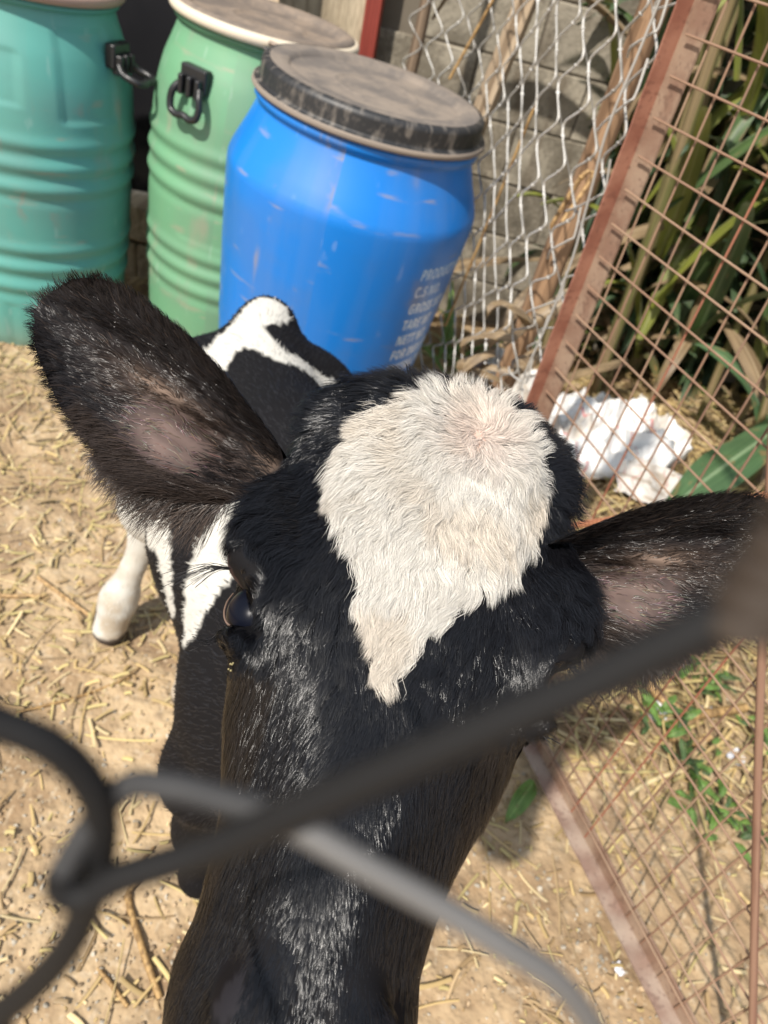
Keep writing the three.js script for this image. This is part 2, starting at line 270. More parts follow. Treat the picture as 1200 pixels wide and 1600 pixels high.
ribbed('barrel', 'light green ribbed plastic barrel with cream clamp ring, between the other two', W(-0.72, -0.005, 2.36), srgb(101, 150, 114), 21, 0.0,
  { ribs: [0.695, 0.635, 0.575, 0.40, 0.345, 0.285], panels: [[-0.42, 0.75, 0.44, 0.55, -0.0025]], lid: [0.75, 0.72, 0.70], ring: [0.62, 0.54, 0.42], lever: 0.30, hh: 0.835, swing: 0.15, handles: [-0.36, -0.36 + Math.PI] });
ribbed('barrel', 'teal ribbed plastic barrel with a black side handle, at the left edge', W(-1.345, -0.005, 2.2), srgb(86, 154, 144), 33, 0.0,
  { ribs: [0.66, 0.60, 0.54, 0.36, 0.30, 0.235], panels: [[0.8, 1.42, 0.72, 0.93, -0.005], [-0.4, 0.45, 0.75, 0.87, -0.004], [0.2, 0.3, 0.02, 0.17, -0.003]], lid: [0.45, 0.35, 0.3], ring: [0.35, 0.23, 0.18], lever: -2, hh: 0.85, swing: 1.35, handles: [1.5, 1.5 + Math.PI] });

// ---------------------------------------------------------------- rusty mesh gate panel on the right
const GT = [0.478, -0.878], GN = [0.878, 0.478];           // along the panel (towards the camera) and away behind it, as (right, ahead)
const gateP = (t, h, o = 0) => W(0.252 + GT[0] * t + GN[0] * o, h, 1.305 + GT[1] * t + GN[1] * o);
const rustSteel = mat({ map: rustMap, bumpMap: grainBump, bumpScale: 0.0006, roughness: 0.8, rgb: [1.05, 1.17, 1.2] });
const redSteel = mat({ map: rustMap, bumpMap: grainBump, bumpScale: 0.0006, roughness: 0.75, rgb: [1.15, 0.85, 0.82] });
const rodMats = [[1.2, 1.3, 1.25], [1.05, 1.05, 1.0], [1.2, 0.8, 0.7], [0.9, 0.92, 0.9]].map((c) => mat({ map: rustMap, roughness: 0.75, rgb: c }));
function bar(a, b, w, dUp, dSide, m, parent, name) { // a flat strip of steel from a to b: w wide along dSide, thick along dUp
  const pos = [], idx = [], uv = [], n = 40, r = rng(7);
  for (let i = 0; i <= n; i++) {
    const p = a.clone().lerp(b, i / n), e = (r() - 0.5) * 0.0016;
    for (const [s, u] of [[0, 0], [1, 0], [1, 1], [0, 1]]) { const q = p.clone().addScaledVector(dSide, s * (w + e)).addScaledVector(dUp, u * 0.004); pos.push(q.x, q.y, q.z); uv.push(i / n * a.distanceTo(b) * 3, s * w * 3 + u * 0.02); }
  }
  for (let i = 0; i < n; i++) for (let k = 0; k < 4; k++) { const a0 = i * 4 + k, a1 = i * 4 + (k + 1) % 4; idx.push(a0, a1, a0 + 4, a1, a1 + 4, a0 + 4); }
  idx.push(0, 2, 1, 0, 3, 2); const e = n * 4; idx.push(e, e + 1, e + 2, e, e + 2, e + 3);
  const g = buildGeo(pos, idx, null, null, uv).toNonIndexed(); g.computeVertexNormals();
  return part(parent, name, g, m);
}
{
  const gate = base('mesh_gate', gateP(0, 0)); const o = gate.position, L = (t, h, k = 0) => gateP(t, h, k).sub(o);
  tag(gate, 'rusty brown steel frame filled with square welded rod mesh, right of the calf', 'gate panel');
  const T = V3(GT[0], 0, -GT[1]), N = V3(GN[0], 0, -GN[1]), UP = V3(0, 1, 0), end = 1.32, top = 1.62;
  bar(L(-0.014, 0.0), L(-0.014, top), 0.052, N.clone().negate(), T, rustSteel, gate, 'post');
  bar(L(-0.014, 0.0), L(-0.014, top), 0.03, T, N.clone().negate(), redSteel, gate, 'post_flange');
  bar(L(end, 0.0), L(end, top), 0.05, N.clone().negate(), T.clone().negate(), rustSteel, gate, 'post');
  bar(L(0.036, 0.022), L(end - 0.052, 0.022), 0.036, UP, N.clone().negate(), mat({ map: rustMap, bumpMap: grainBump, bumpScale: 0.0006, roughness: 0.85, rgb: [1.15, 1.42, 1.65] }), gate, 'bottom_rail');
  bar(L(0.036, 0.0265), L(end - 0.052, 0.0265), 0.04, N.clone().negate(), UP, rustSteel, gate, 'rail_flange');
  bar(L(0.04, top - 0.05), L(end - 0.055, top - 0.05), 0.05, N.clone().negate(), UP, rustSteel, gate, 'top_rail');
  const r = rng(31), wob = () => (r() - 0.5) * 0.005;
  const rodGeo = (pts) => tube(pts, 0.0018, 12, 6);
  for (let i = 1; i < 26; i++) { const t = 0.012 + i * 0.05; if (t > end - 0.02) break; part(gate, 'upright_rod', rodGeo([L(t + wob(), 0.035, -0.0075), L(t + wob(), 0.5, -0.0078 + wob()), L(t + wob(), 1.0, -0.0075 + wob()), L(t + wob(), top - 0.03, -0.0075)]), rodMats[(r() * 4) | 0]); }
  for (let j = 0; j < 31; j++) { const h = 0.07 + j * 0.0545; if (h > top - 0.03) break; part(gate, 'cross_rod', rodGeo([L(0.012, h + wob(), -0.0128), L(0.4, h + wob(), -0.0128 + wob() * 0.4), L(0.85, h + wob(), -0.0128 + wob() * 0.4), L(end - 0.03, h + wob(), -0.0128)]), rodMats[(r() * 2) | 0]); }
  part(gate, 'brace', tube([L(0.035, 1.565, -0.026), L(0.295, 1.19, -0.026), L(0.66, 0.66, -0.024), L(1.025, 0.167, -0.024), L(1.12, 0.04, -0.022)], 0.0058, 30, 10), mat({ map: rustMap, roughness: 0.8, rgb: [0.75, 0.68, 0.64] }));
  { // ribbed bar
    const a = L(0.03, 0.288, -0.026), b = L(1.165, 1.558, -0.026), g = [tube([a, a.clone().lerp(b, 0.5), b], 0.006, 20, 8)], d = b.clone().sub(a).normalize();
    for (let k = 0; k < 150; k++) { const ring = new THREE.TorusGeometry(0.0062, 0.0011, 5, 10); ring.applyQuaternion(new THREE.Quaternion().setFromUnitVectors(V3(0, 0, 1), d.clone().add(V3(0.25, 0, 0)).normalize())); const p = a.clone().lerp(b, (k + 0.5) / 150); g.push(ring.translate(p.x, p.y, p.z)); }
    part(gate, 'ribbed_brace', mergeGeometries(g.map((q) => { const u = q.toNonIndexed(); return u; })), mat({ map: rustMap, roughness: 0.75, rgb: [1.6, 1.2, 0.95] }));
  }
  tidy(gate);
}

// ---------------------------------------------------------------- loose wire netting from the gate post round behind the barrels
{
  const net = base('wire_netting', W(0.22, 0, 1.36));
  tag(net, 'loose silvery wire netting hanging from the gate post behind the blue barrel', 'wire netting');
  const path = new THREE.CatmullRomCurve3([W(0.235, 0, 1.345), W(0.175, 0, 1.52), W(0.10, 0, 1.78), W(0.03, 0, 2.05), W(-0.10, 0, 2.32), W(-0.32, 0, 2.56), W(-0.62, 0, 2.68)]), len = path.getLength();
  const at = (u, h) => { const p = path.getPointAt(clamp(u / len)), t = path.getTangentAt(clamp(u / len)); const b = 0.03 * (fbm(u * 3, h * 2.2, 5, 3) - 0.5) * 2; return V3(p.x - t.z * b, h, p.z + t.x * b).sub(net.position); };
  const wireM = [0, 1, 2].map((k) => mat({ rgb: [[0.50, 0.48, 0.44], [0.40, 0.38, 0.345], [0.56, 0.54, 0.50]][k], roughness: 0.45, metalness: 0.15 })), thinM = mat({ rgb: [0.24, 0.22, 0.19], roughness: 0.55, metalness: 0.6 });
  const r = rng(77), n = 15, sp = 0.09, kink = [];
  for (let i = 0; i < n; i++) { // twisted upright strands: zigzag with a knot at every turn
    const u0 = 0.035 + i * sp * (i < 5 ? 1.05 : 1), ph = 0.006 * r(), h1 = i < 3 ? 1.5 : 1.62, h0 = 0.055 * (i < 2 ? 5 + ((r() * 4) | 0) : 1 + ((r() * 2) | 0)), pts = [], col = [];
    for (let h = h0, k = 0; h < h1; h += 0.055, k++) { const s = (Math.round(h / 0.055) + i) % 2 ? 1 : -1, u = u0 + 0.017 * s + (r() - 0.5) * 0.004 + 0.012 * (fbm(h * 3, i * 0.35, 8, 2) - 0.5) * 2; pts.push(at(u, h + ph)); pts.push(at(u + 0.017 * s * 0.75, h + ph + 0.021)); col.push([u, h + ph]); }
    kink.push(col);
    const g = [tube(pts, 0.0024, pts.length * 4, 5)], crv = new THREE.CatmullRomCurve3(pts);
    for (const p of pts.filter((_, k) => k % 2 === 0)) { const k = new THREE.TorusGeometry(0.003, 0.0017, 5, 8); k.rotateX(Math.PI / 2 + (r() - 0.5)); k.rotateZ((r() - 0.5) * 1.2); g.push(k.translate(p.x, p.y, p.z)); }
    part(net, 'strand', mergeGeometries(g), wireM[(r() * 3) | 0]);
  }
  const links = [];
  for (let i = 0; i + 1 < n; i++) { // single thin wires that link neighbouring strands
    const g = links; for (const [k, [u, h]] of kink[i].entries()) { const c = kink[i + 1].find((q) => q[1] > h + 0.012 && q[1] < h + 0.075); if (c && Math.round(h / 0.055 + i) % 2 !== 0) g.push(rod(at(u, h), at(c[0], c[1]), 0.0012, 4)); }
  }
  part(net, 'link_wire', mergeGeometries(links), thinM).userData.kind = 'stuff';
  for (const [u, h, du, dh] of [[0.005, 1.26, 0.10, -0.05], [0.01, 1.17, 0.11, -0.075], [0.0, 1.30, 0.07, -0.02], [0.03, 1.02, 0.10, -0.07], [0.045, 0.93, 0.09, -0.075], [0.03, 0.82, 0.11, -0.09], [0.02, 0.64, 0.11, -0.03], [0.02, 0.52, 0.13, -0.05], [0.015, 0.43, 0.14, -0.02], [0.03, 0.73, 0.05, -0.05]]) {
    const a = at(u, h), b = at(u + du, h + dh), c = at(u + 0.004, h + 0.055), off = V3(-0.02 * r(), 0, 0.02 * r());
    part(net, 'loose_end', tube([c.clone().add(off), a.clone().add(off).add(V3(0.003, 0.006, 0)), a.clone().lerp(b, 0.08).add(off), a.clone().lerp(b, 0.6).add(off), b], 0.0021, 30, 6), wireM[(r() * 3) | 0]);
  }
  { const pts = []; for (let h = 0.2; h < 1.5; h += 0.06) pts.push(at(0.0 + 0.02 * (fbm(h * 5, 3, 3, 2) - 0.5) * 2, h).add(V3(-0.03, 0, 0.015))); part(net, 'edge_wire', tube(pts, 0.0022, 120, 6), wireM[1]); }
  tidy(net);
}

// ---------------------------------------------------------------- timber by the wall
const woodMap = dataTex(512, 512, (u, v) => { const a = fbm(u * 30, v * 3, 3, 5, 0), b = fbm(u * 90, v * 9, 8, 3, 0); return mix3([0.18, 0.125, 0.075], [0.42, 0.32, 0.215], smooth(0.3, 0.7, a * 0.7 + b * 0.3)); }, true);
const woodM = mat({ map: woodMap, bumpMap: woodMap, bumpScale: 0.002, roughness: 0.9 }), woodDark = mat({ map: woodMap, bumpMap: woodMap, bumpScale: 0.002, roughness: 0.9, rgb: [0.5, 0.46, 0.45] });
function timber(name, label, a, b, r0, r1, m, square, seed, group) {
  const g = new THREE.CylinderGeometry(r1, r0, 1, square ? 4 : 14, 40), p = g.attributes.position, q = new THREE.Quaternion().setFromUnitVectors(V3(0, 1, 0), b.clone().sub(a).normalize()), len = a.distanceTo(b), o = base(name, a);
  for (let i = 0; i < p.count; i++) { const y = (p.getY(i) + 0.5) * len, k = 1 + (square ? 0.12 : 0.35) * (fbm(y * 5 + seed, Math.atan2(p.getX(i), p.getZ(i)) * 0.6, seed, 3) - 0.5), w = (fbm(y * 2.4, seed, 9, 2) - 0.5) * r0 * (square ? 0.15 : 0.9); p.setXYZ(i, p.getX(i) * k + w, y, p.getZ(i) * k); }
  const uv = g.attributes.uv; for (let i = 0; i < uv.count; i++) uv.setXY(i, uv.getX(i) * 0.6, uv.getY(i) * len * 0.8);
  if (square) { const f = g.toNonIndexed(); f.rotateY(0.5); f.computeVertexNormals(); part(o, 'timber', f.applyQuaternion(q), m); } else { g.computeVertexNormals(); part(o, 'timber', g.applyQuaternion(q), m); }
  tag(o, label, 'pole', group);
  return tidy(o);
}
timber('wooden_stake', 'pale square wooden stake leaning behind the lid of the blue barrel', W(-0.15, 0, 2.36), W(0.075, 1.5, 2.4), 0.036, 0.034, woodM, true, 3);
timber('wooden_pole', 'weathered brown pole standing behind the netting next to the gate post', W(0.195, 0, 1.66), W(0.262, 1.5, 1.76), 0.031, 0.026, mat({ map: woodMap, bumpMap: woodMap, bumpScale: 0.002, roughness: 0.9, rgb: [0.7, 0.56, 0.46] }), false, 5);
timber('wooden_pole', 'thin dark wooden pole behind the netting, left of the pale stake', W(-0.30, 0, 2.72), W(-0.26, 1.6, 2.74), 0.022, 0.018, woodDark, false, 8);

// ---------------------------------------------------------------- plants
function leafGeo(len, wid, arch, fold, seed, n = 14) { // a long blade along +y that arches towards +z
  const pos = [], idx = [], uv = []; let y = 0, z = 0;
  for (let i = 0; i <= n; i++) {
    const t = i / n, a = arch * t * t, w = wid * Math.pow(Math.sin(Math.PI * Math.min(1, 0.12 + 0.88 * t)), 0.7) * (1 - 0.15 * t) * (t === 1 ? 0.05 : 1), wav = 0.12 * wid * Math.sin(t * 9 + seed);
    for (const s of [-1, -0.5, 0, 0.5, 1]) { pos.push(s * w * 0.5, y + Math.sin(a) * fold * wid * Math.abs(s) + wav * s * s * 0.4, z + Math.abs(s) * fold * wid * Math.cos(a) + wav * s); uv.push(s * 0.5 + 0.5, t); }
    y += (Math.cos(a) * len) / n; z += (Math.sin(a) * len) / n;
  }
  for (let i = 0; i < n; i++) for (let k = 0; k < 4; k++) { const a = i * 5 + k; idx.push(a, a + 1, a + 5, a + 1, a + 6, a + 5); }
  return buildGeo(pos, idx, null, null, uv);
}
const leafTex = (lo, hi, rib, o) => dataTex(128, 512, (u, v) => { const st = fbm(u * 40, v * 2, o, 3), b = fbm(u * 4, v * 8, o + 4, 4); let c = mix3(lo, hi, smooth(0.3, 0.7, 0.6 * st + 0.4 * b)); c = mix3(c, rib, smooth(0.06, 0.02, Math.abs(u - 0.5))); return mix3(c, [0.22, 0.15, 0.06], 0.8 * smooth(0.66, 0.76, fbm(u * 6, v * 12, o + 8, 4))); }, true);
const leafM = (lo, hi, rib, o, tr = 0.35) => mat({ physical: true, map: leafTex(lo, hi, rib, o), roughness: 0.55, transmission: tr, thickness: 0, side: THREE.DoubleSide });
const greenLeaf = leafM([0.035, 0.075, 0.018], [0.075, 0.14, 0.03], [0.16, 0.22, 0.09], 1), limeLeaf = leafM([0.13, 0.155, 0.02], [0.25, 0.27, 0.04], [0.3, 0.3, 0.1], 2), dryLeaf = leafM([0.13, 0.085, 0.045], [0.30, 0.215, 0.12], [0.34, 0.26, 0.16], 3, 0.2), deepLeaf = leafM([0.018, 0.045, 0.014], [0.04, 0.085, 0.03], [0.08, 0.13, 0.05], 4), broadM = leafM([0.05, 0.11, 0.04], [0.085, 0.165, 0.065], [0.22, 0.32, 0.17], 5, 0.3);
const stalkMap = dataTex(128, 512, (u, v) => { const n = fbm(u * 8, v * 10, 3, 4), k = Math.abs(((v * 7) % 1) - 0.5); return mix3(mix3([0.11, 0.11, 0.03], [0.22, 0.16, 0.08], smooth(0.35, 0.65, n)), [0.06, 0.045, 0.025], smooth(0.44, 0.49, k)); }, true);
const stalkM = mat({ map: stalkMap, roughness: 0.7 });
const blades = [leafGeo(0.85, 0.07, 1.5, 0.16, 1), leafGeo(0.7, 0.06, 1.9, 0.2, 2), leafGeo(1.0, 0.08, 1.1, 0.14, 3), leafGeo(0.6, 0.055, 2.6, 0.25, 4)];
{
  const r = rng(404);
  const spots = [ // right, ahead, height, look
    [0.50, 2.78, 1.5, 'with yellowing lower leaves just right of the gate post', 0.6], [0.72, 2.62, 1.7, 'with lime leaves above the far end of the sack', 0.7], [0.92, 2.80, 1.6, 'with a mix of green and dry leaves in the middle of the thicket', 0.4], [1.16, 2.60, 1.8, 'with dark drooping leaves at the right of the thicket', 0.3],
    [1.36, 2.92, 1.9, 'behind the others at the far right of the thicket', 0.3], [0.62, 3.02, 1.9, 'with dry brown sheaths next to the block wall', 0.5], [1.04, 3.10, 2.0, 'with pale stalk at the back of the thicket', 0.3], [1.42, 2.35, 1.5, 'with a bright leaf at the right edge of the picture', 0.5], [0.82, 2.92, 1.4, 'with short stiff leaves amid the taller stalks', 0.6], [1.25, 2.2, 1.1, 'low and leaning, in front of the thicket at the right', 0.5], [1.7, 2.7, 1.8, 'beyond the right edge, tall and green', 0.3],
  ];
  spots.forEach(([x, f, h, say, lime], i) => {
    const g = base('cane_plant', W(x, 0, f), r() * 6.28);
    tag(g, `cane plant ${say}`, 'plant', 'cane plants behind the mesh gate');
    for (let k = 0, n = 2 + (r() * 2 | 0); k < n; k++) { const a = r() * 6.28, lean = 0.05 + r() * 0.16, b = V3(Math.cos(a) * 0.06, 0, Math.sin(a) * 0.06), t = V3(b.x + Math.cos(a) * lean, h * (0.65 + r() * 0.35), b.z + Math.sin(a) * lean); part(g, 'stalk', tube([b, b.clone().lerp(t, 0.5).add(V3(0.01, 0, 0.01)), t], 0.013 + r() * 0.007, 14, 8), stalkM); }
    for (let k = 0; k < 17; k++) {
      const dry = r() < 0.17, m = dry ? dryLeaf : r() < lime ? limeLeaf : r() < 0.5 ? greenLeaf : deepLeaf, l = part(g, 'leaf', blades[(r() * 4) | 0], m);
      l.position.set((r() - 0.5) * 0.16, (dry ? 0.05 : 0.1) + r() * h * 0.75, (r() - 0.5) * 0.16); l.rotation.set(dry ? 0.6 + r() * 1.6 : 0.05 + r() * 0.45, r() * 6.28, 0, 'YXZ'); l.scale.setScalar(0.75 + r() * 0.5);
    }
    tidy(g);
  });
  // the thicket behind: one dense mass of leaves
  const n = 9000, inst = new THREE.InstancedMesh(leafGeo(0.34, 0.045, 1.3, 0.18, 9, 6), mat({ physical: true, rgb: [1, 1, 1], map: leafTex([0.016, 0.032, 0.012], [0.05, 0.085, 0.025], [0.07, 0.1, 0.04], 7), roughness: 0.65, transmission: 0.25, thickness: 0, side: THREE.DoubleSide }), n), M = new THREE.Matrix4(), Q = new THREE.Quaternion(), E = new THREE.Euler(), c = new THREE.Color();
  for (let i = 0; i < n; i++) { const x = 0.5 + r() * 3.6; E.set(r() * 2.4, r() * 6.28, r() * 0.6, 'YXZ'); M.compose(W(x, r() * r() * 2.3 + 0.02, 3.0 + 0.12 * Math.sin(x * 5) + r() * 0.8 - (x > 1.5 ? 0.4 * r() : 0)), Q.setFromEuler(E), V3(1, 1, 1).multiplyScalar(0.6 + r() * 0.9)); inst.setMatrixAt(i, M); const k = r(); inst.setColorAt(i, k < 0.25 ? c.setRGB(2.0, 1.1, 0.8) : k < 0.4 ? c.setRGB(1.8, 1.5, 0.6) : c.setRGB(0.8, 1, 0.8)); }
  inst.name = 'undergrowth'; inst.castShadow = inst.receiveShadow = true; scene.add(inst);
  tag(inst, 'dark tangled undergrowth in the shade behind the cane plants', 'undergrowth', null, 'stuff');

  // broad-leaved plant by the sack
  const bp = base('broad_leaved_plant', W(1.2, 0, 2.22)); tag(bp, 'plant with one broad mid green leaf reaching over the white sack', 'plant');
  const bl = (len, wid, arch, ry, rx, y, s) => { const l = part(bp, 'leaf', leafGeo(len, wid, arch, 0.08, s, 20), broadM); l.rotation.set(rx, ry, 0, 'YXZ'); l.position.set(0, y, 0); return l; };
  { // the leaf that reaches over the sack
    const l = part(bp, 'leaf', leafGeo(0.74, 0.15, 0.22, 0.07, 2, 20), broadM), Y = V3(-0.43, -0.05, 0.52).normalize(), Z = V3(0, -1, 0).addScaledVector(Y, Y.y).normalize(), X = V3().crossVectors(Y, Z);
    l.quaternion.setFromRotationMatrix(new THREE.Matrix4().makeBasis(X, Y, Z)); l.position.set(0, 0.29, 0);
  } bl(0.5, 0.10, 0.9, 0.9, 0.7, 0.25, 3); bl(0.55, 0.11, 1.0, 2.6, 0.5, 0.3, 5); bl(0.45, 0.09, 1.2, -2.2, 0.8, 0.2, 7);
  part(bp, 'stem', tube([V3(0, -0.01, 0), V3(0.01, 0.15, 0), V3(0, 0.32, 0.01)], 0.013, 10, 8), stalkM);
  tidy(bp);

  // grass tuft by the barrel foot, loose leaf by the rail, weeds behind the gate
  const blade = leafGeo(0.2, 0.014, 1.3, 0.2, 3, 8), wide = leafGeo(0.15, 0.05, 1.0, 0.1, 2, 10);
  const brightM = leafM([0.10, 0.20, 0.03], [0.2, 0.36, 0.07], [0.28, 0.42, 0.12], 9, 0.4);
  for (const [x, f, n, s, say] of [[0.115, 2.62, 22, 1.25, 'bright green grass tuft at the foot of the netting by the blue barrel'], [0.17, 2.42, 12, 1.0, 'small sunlit grass tuft in front of the larger tuft, under the netting']]) {
    const g = base('grass_tuft', W(x, 0, f)); tag(g, say, 'grass tuft');
    for (let k = 0; k < n; k++) { const l = part(g, 'blade', blade, brightM); l.position.set((r() - 0.5) * 0.16, 0, (r() - 0.5) * 0.12); l.rotation.set(0.5 + r() * 0.9, r() * 6.28, 0, 'YXZ'); l.scale.setScalar(s * (0.7 + r() * 0.7)); }
    tidy(g);
  }
  { const g = base('fallen_leaf', W(0.445, 0.012, 0.87)); tag(g, 'single green leaf lying against the bottom rail of the gate', 'leaf'); const l = part(g, 'blade', wide, brightM); l.rotation.set(1.35, -0.5, 0, 'YXZ'); l.scale.setScalar(0.8); const k = part(g, 'stem', rod(V3(0, 0.004, 0), V3(0.01, 0.004, 0.03), 0.0016), stalkM); tidy(g); }
  const weedSay = ['leafy green weed nearest the calf behind the gate mesh', 'leafy weed in the middle of the green patch behind the mesh', 'low weed under the white scraps behind the mesh', 'weed beside the dry husks behind the gate mesh', 'small weed at the right of the gate brace', 'sparse weed nearest the camera behind the mesh', 'weed at the far end of the green patch behind the mesh'];
  [[0.69, 1.22], [0.74, 1.10], [0.80, 1.02], [0.86, 1.27], [1.0, 1.13], [0.83, 0.88], [0.74, 1.36]].forEach(([x, f], i) => {
    const g = base('weed', W(x, 0, f)); tag(g, weedSay[i], 'weed', 'weeds behind the gate mesh');
    for (let k = 0; k < 5; k++) part(g, 'stem', rod(V3(0, 0, 0), V3((r() - 0.5) * 0.09, 0.04 + r() * 0.05, (r() - 0.5) * 0.09), 0.0014, 5), brightM);
    for (let k = 0; k < 20; k++) { const l = part(g, 'leaf', wide, r() < 0.6 ? brightM : greenLeaf); l.position.set((r() - 0.5) * 0.12, 0.01 + r() * 0.06, (r() - 0.5) * 0.12); l.rotation.set(0.7 + r() * 0.9, r() * 6.28, 0, 'YXZ'); l.scale.setScalar(0.2 + r() * 0.25); }
    tidy(g);
  });
}

// ---------------------------------------------------------------- white sack lying behind the gate
{
  const sack = base('woven_sack', W(0.665, 0, 2.25)); tag(sack, 'crumpled white woven plastic sack with faint red print, lying behind the gate', 'sack');
  const g = new THREE.SphereGeometry(1, 200, 120), p = g.attributes.position, uv = g.attributes.uv, ridge = (x, y, o) => 1 - 2 * Math.abs(fbm(x, y, o, 3) - 0.5);
  for (let i = 0; i < p.count; i++) {
    const x = p.getX(i), y = p.getY(i), z = p.getZ(i), out = 1 + 0.2 * (fbm(x * 1.6 + 3, z * 1.6, 2, 3) - 0.5);
    const k = Math.pow(Math.abs(y), 0.7) * Math.sign(y), crease = 0.075 * (Math.pow(ridge(x * 2.6 + 0.8 * z, z * 1.7, 3), 3) - 0.4) + 0.035 * (Math.pow(ridge(x * 6, z * 4 + 2 * x, 6), 3) - 0.4) + 0.006 * (ridge(x * 15 + z * 6, z * 13, 9) - 0.6) + 0.05 * (fbm(x * 2, z * 2, 9, 2) - 0.5);
    const sq = Math.pow((Math.max(Math.abs(x), Math.abs(z)) + 1e-5) / (Math.hypot(x, z) + 1e-5), -0.35);
    p.setXYZ(i, x * 0.34 * out * sq, Math.max(0.004, 0.04 + k * 0.04 + (y > -0.2 ? crease : 0)), z * 0.21 * out * sq);
    uv.setXY(i, p.getX(i), p.getZ(i));
  }
  g.computeVertexNormals(); g.rotateY(0.62);
  const sackTex = dataTex(1024, 1024, (u, v) => { const X = u - 0.5, Y = v - 0.5; let c = [0.78, 0.77, 0.75]; const weave = 0.03 * (Math.sin(u * 1600) * 0.5 + Math.sin(v * 1600) * 0.5); c = c.map((q) => q - 0.03 + weave); c = mix3(c, [0.40, 0.33, 0.25], 0.75 * smooth(0.5, 0.72, fbm(u * 9, v * 9, 4, 4, 9))); const s = smooth(0.018, 0.012, Math.abs(((u * 3.3 + 0.1 * v) % 0.5) - 0.12)) * smooth(0.4, 0.55, fbm(u * 30, v * 8, 2, 3)); return mix3(c, [0.55, 0.12, 0.12], 0.75 * s); }, true);
  part(sack, 'body', g, mat({ map: sackTex, roughness: 0.5, side: THREE.DoubleSide }));
  { // open mouth, folded flap
    const f = new THREE.PlaneGeometry(0.3, 0.2, 60, 40), q = f.attributes.position; for (let i = 0; i < q.count; i++) { const x = q.getX(i), y = q.getY(i); q.setXYZ(i, x + 0.01 * Math.sin(y * 60), 0.035 + 0.05 * fbm(x * 9, y * 9, 4, 3) + 0.02 * ridge(x * 14, y * 8, 2) + 0.03 * smooth(0, 0.1, y) - 0.03, -y); } f.computeVertexNormals(); f.rotateY(-0.3); f.translate(0.2, 0.0, 0.24);
    part(sack, 'open_flap', f, mat({ map: sackTex, roughness: 0.5, side: THREE.DoubleSide, rgb: [0.85, 0.8, 0.75] }));
  }
  tidy(sack);
  const s2 = base('woven_sack', W(0.335, 0, 2.38)); tag(s2, 'edge of a second white sack peeking out on the barrel side of the gate post', 'sack');
  const g2 = g.clone(); g2.scale(0.45, 1.1, 0.7); g2.rotateY(0.9); part(s2, 'body', g2, mat({ map: sackTex, roughness: 0.55, rgb: [0.95, 0.93, 0.9] })); tidy(s2);
}

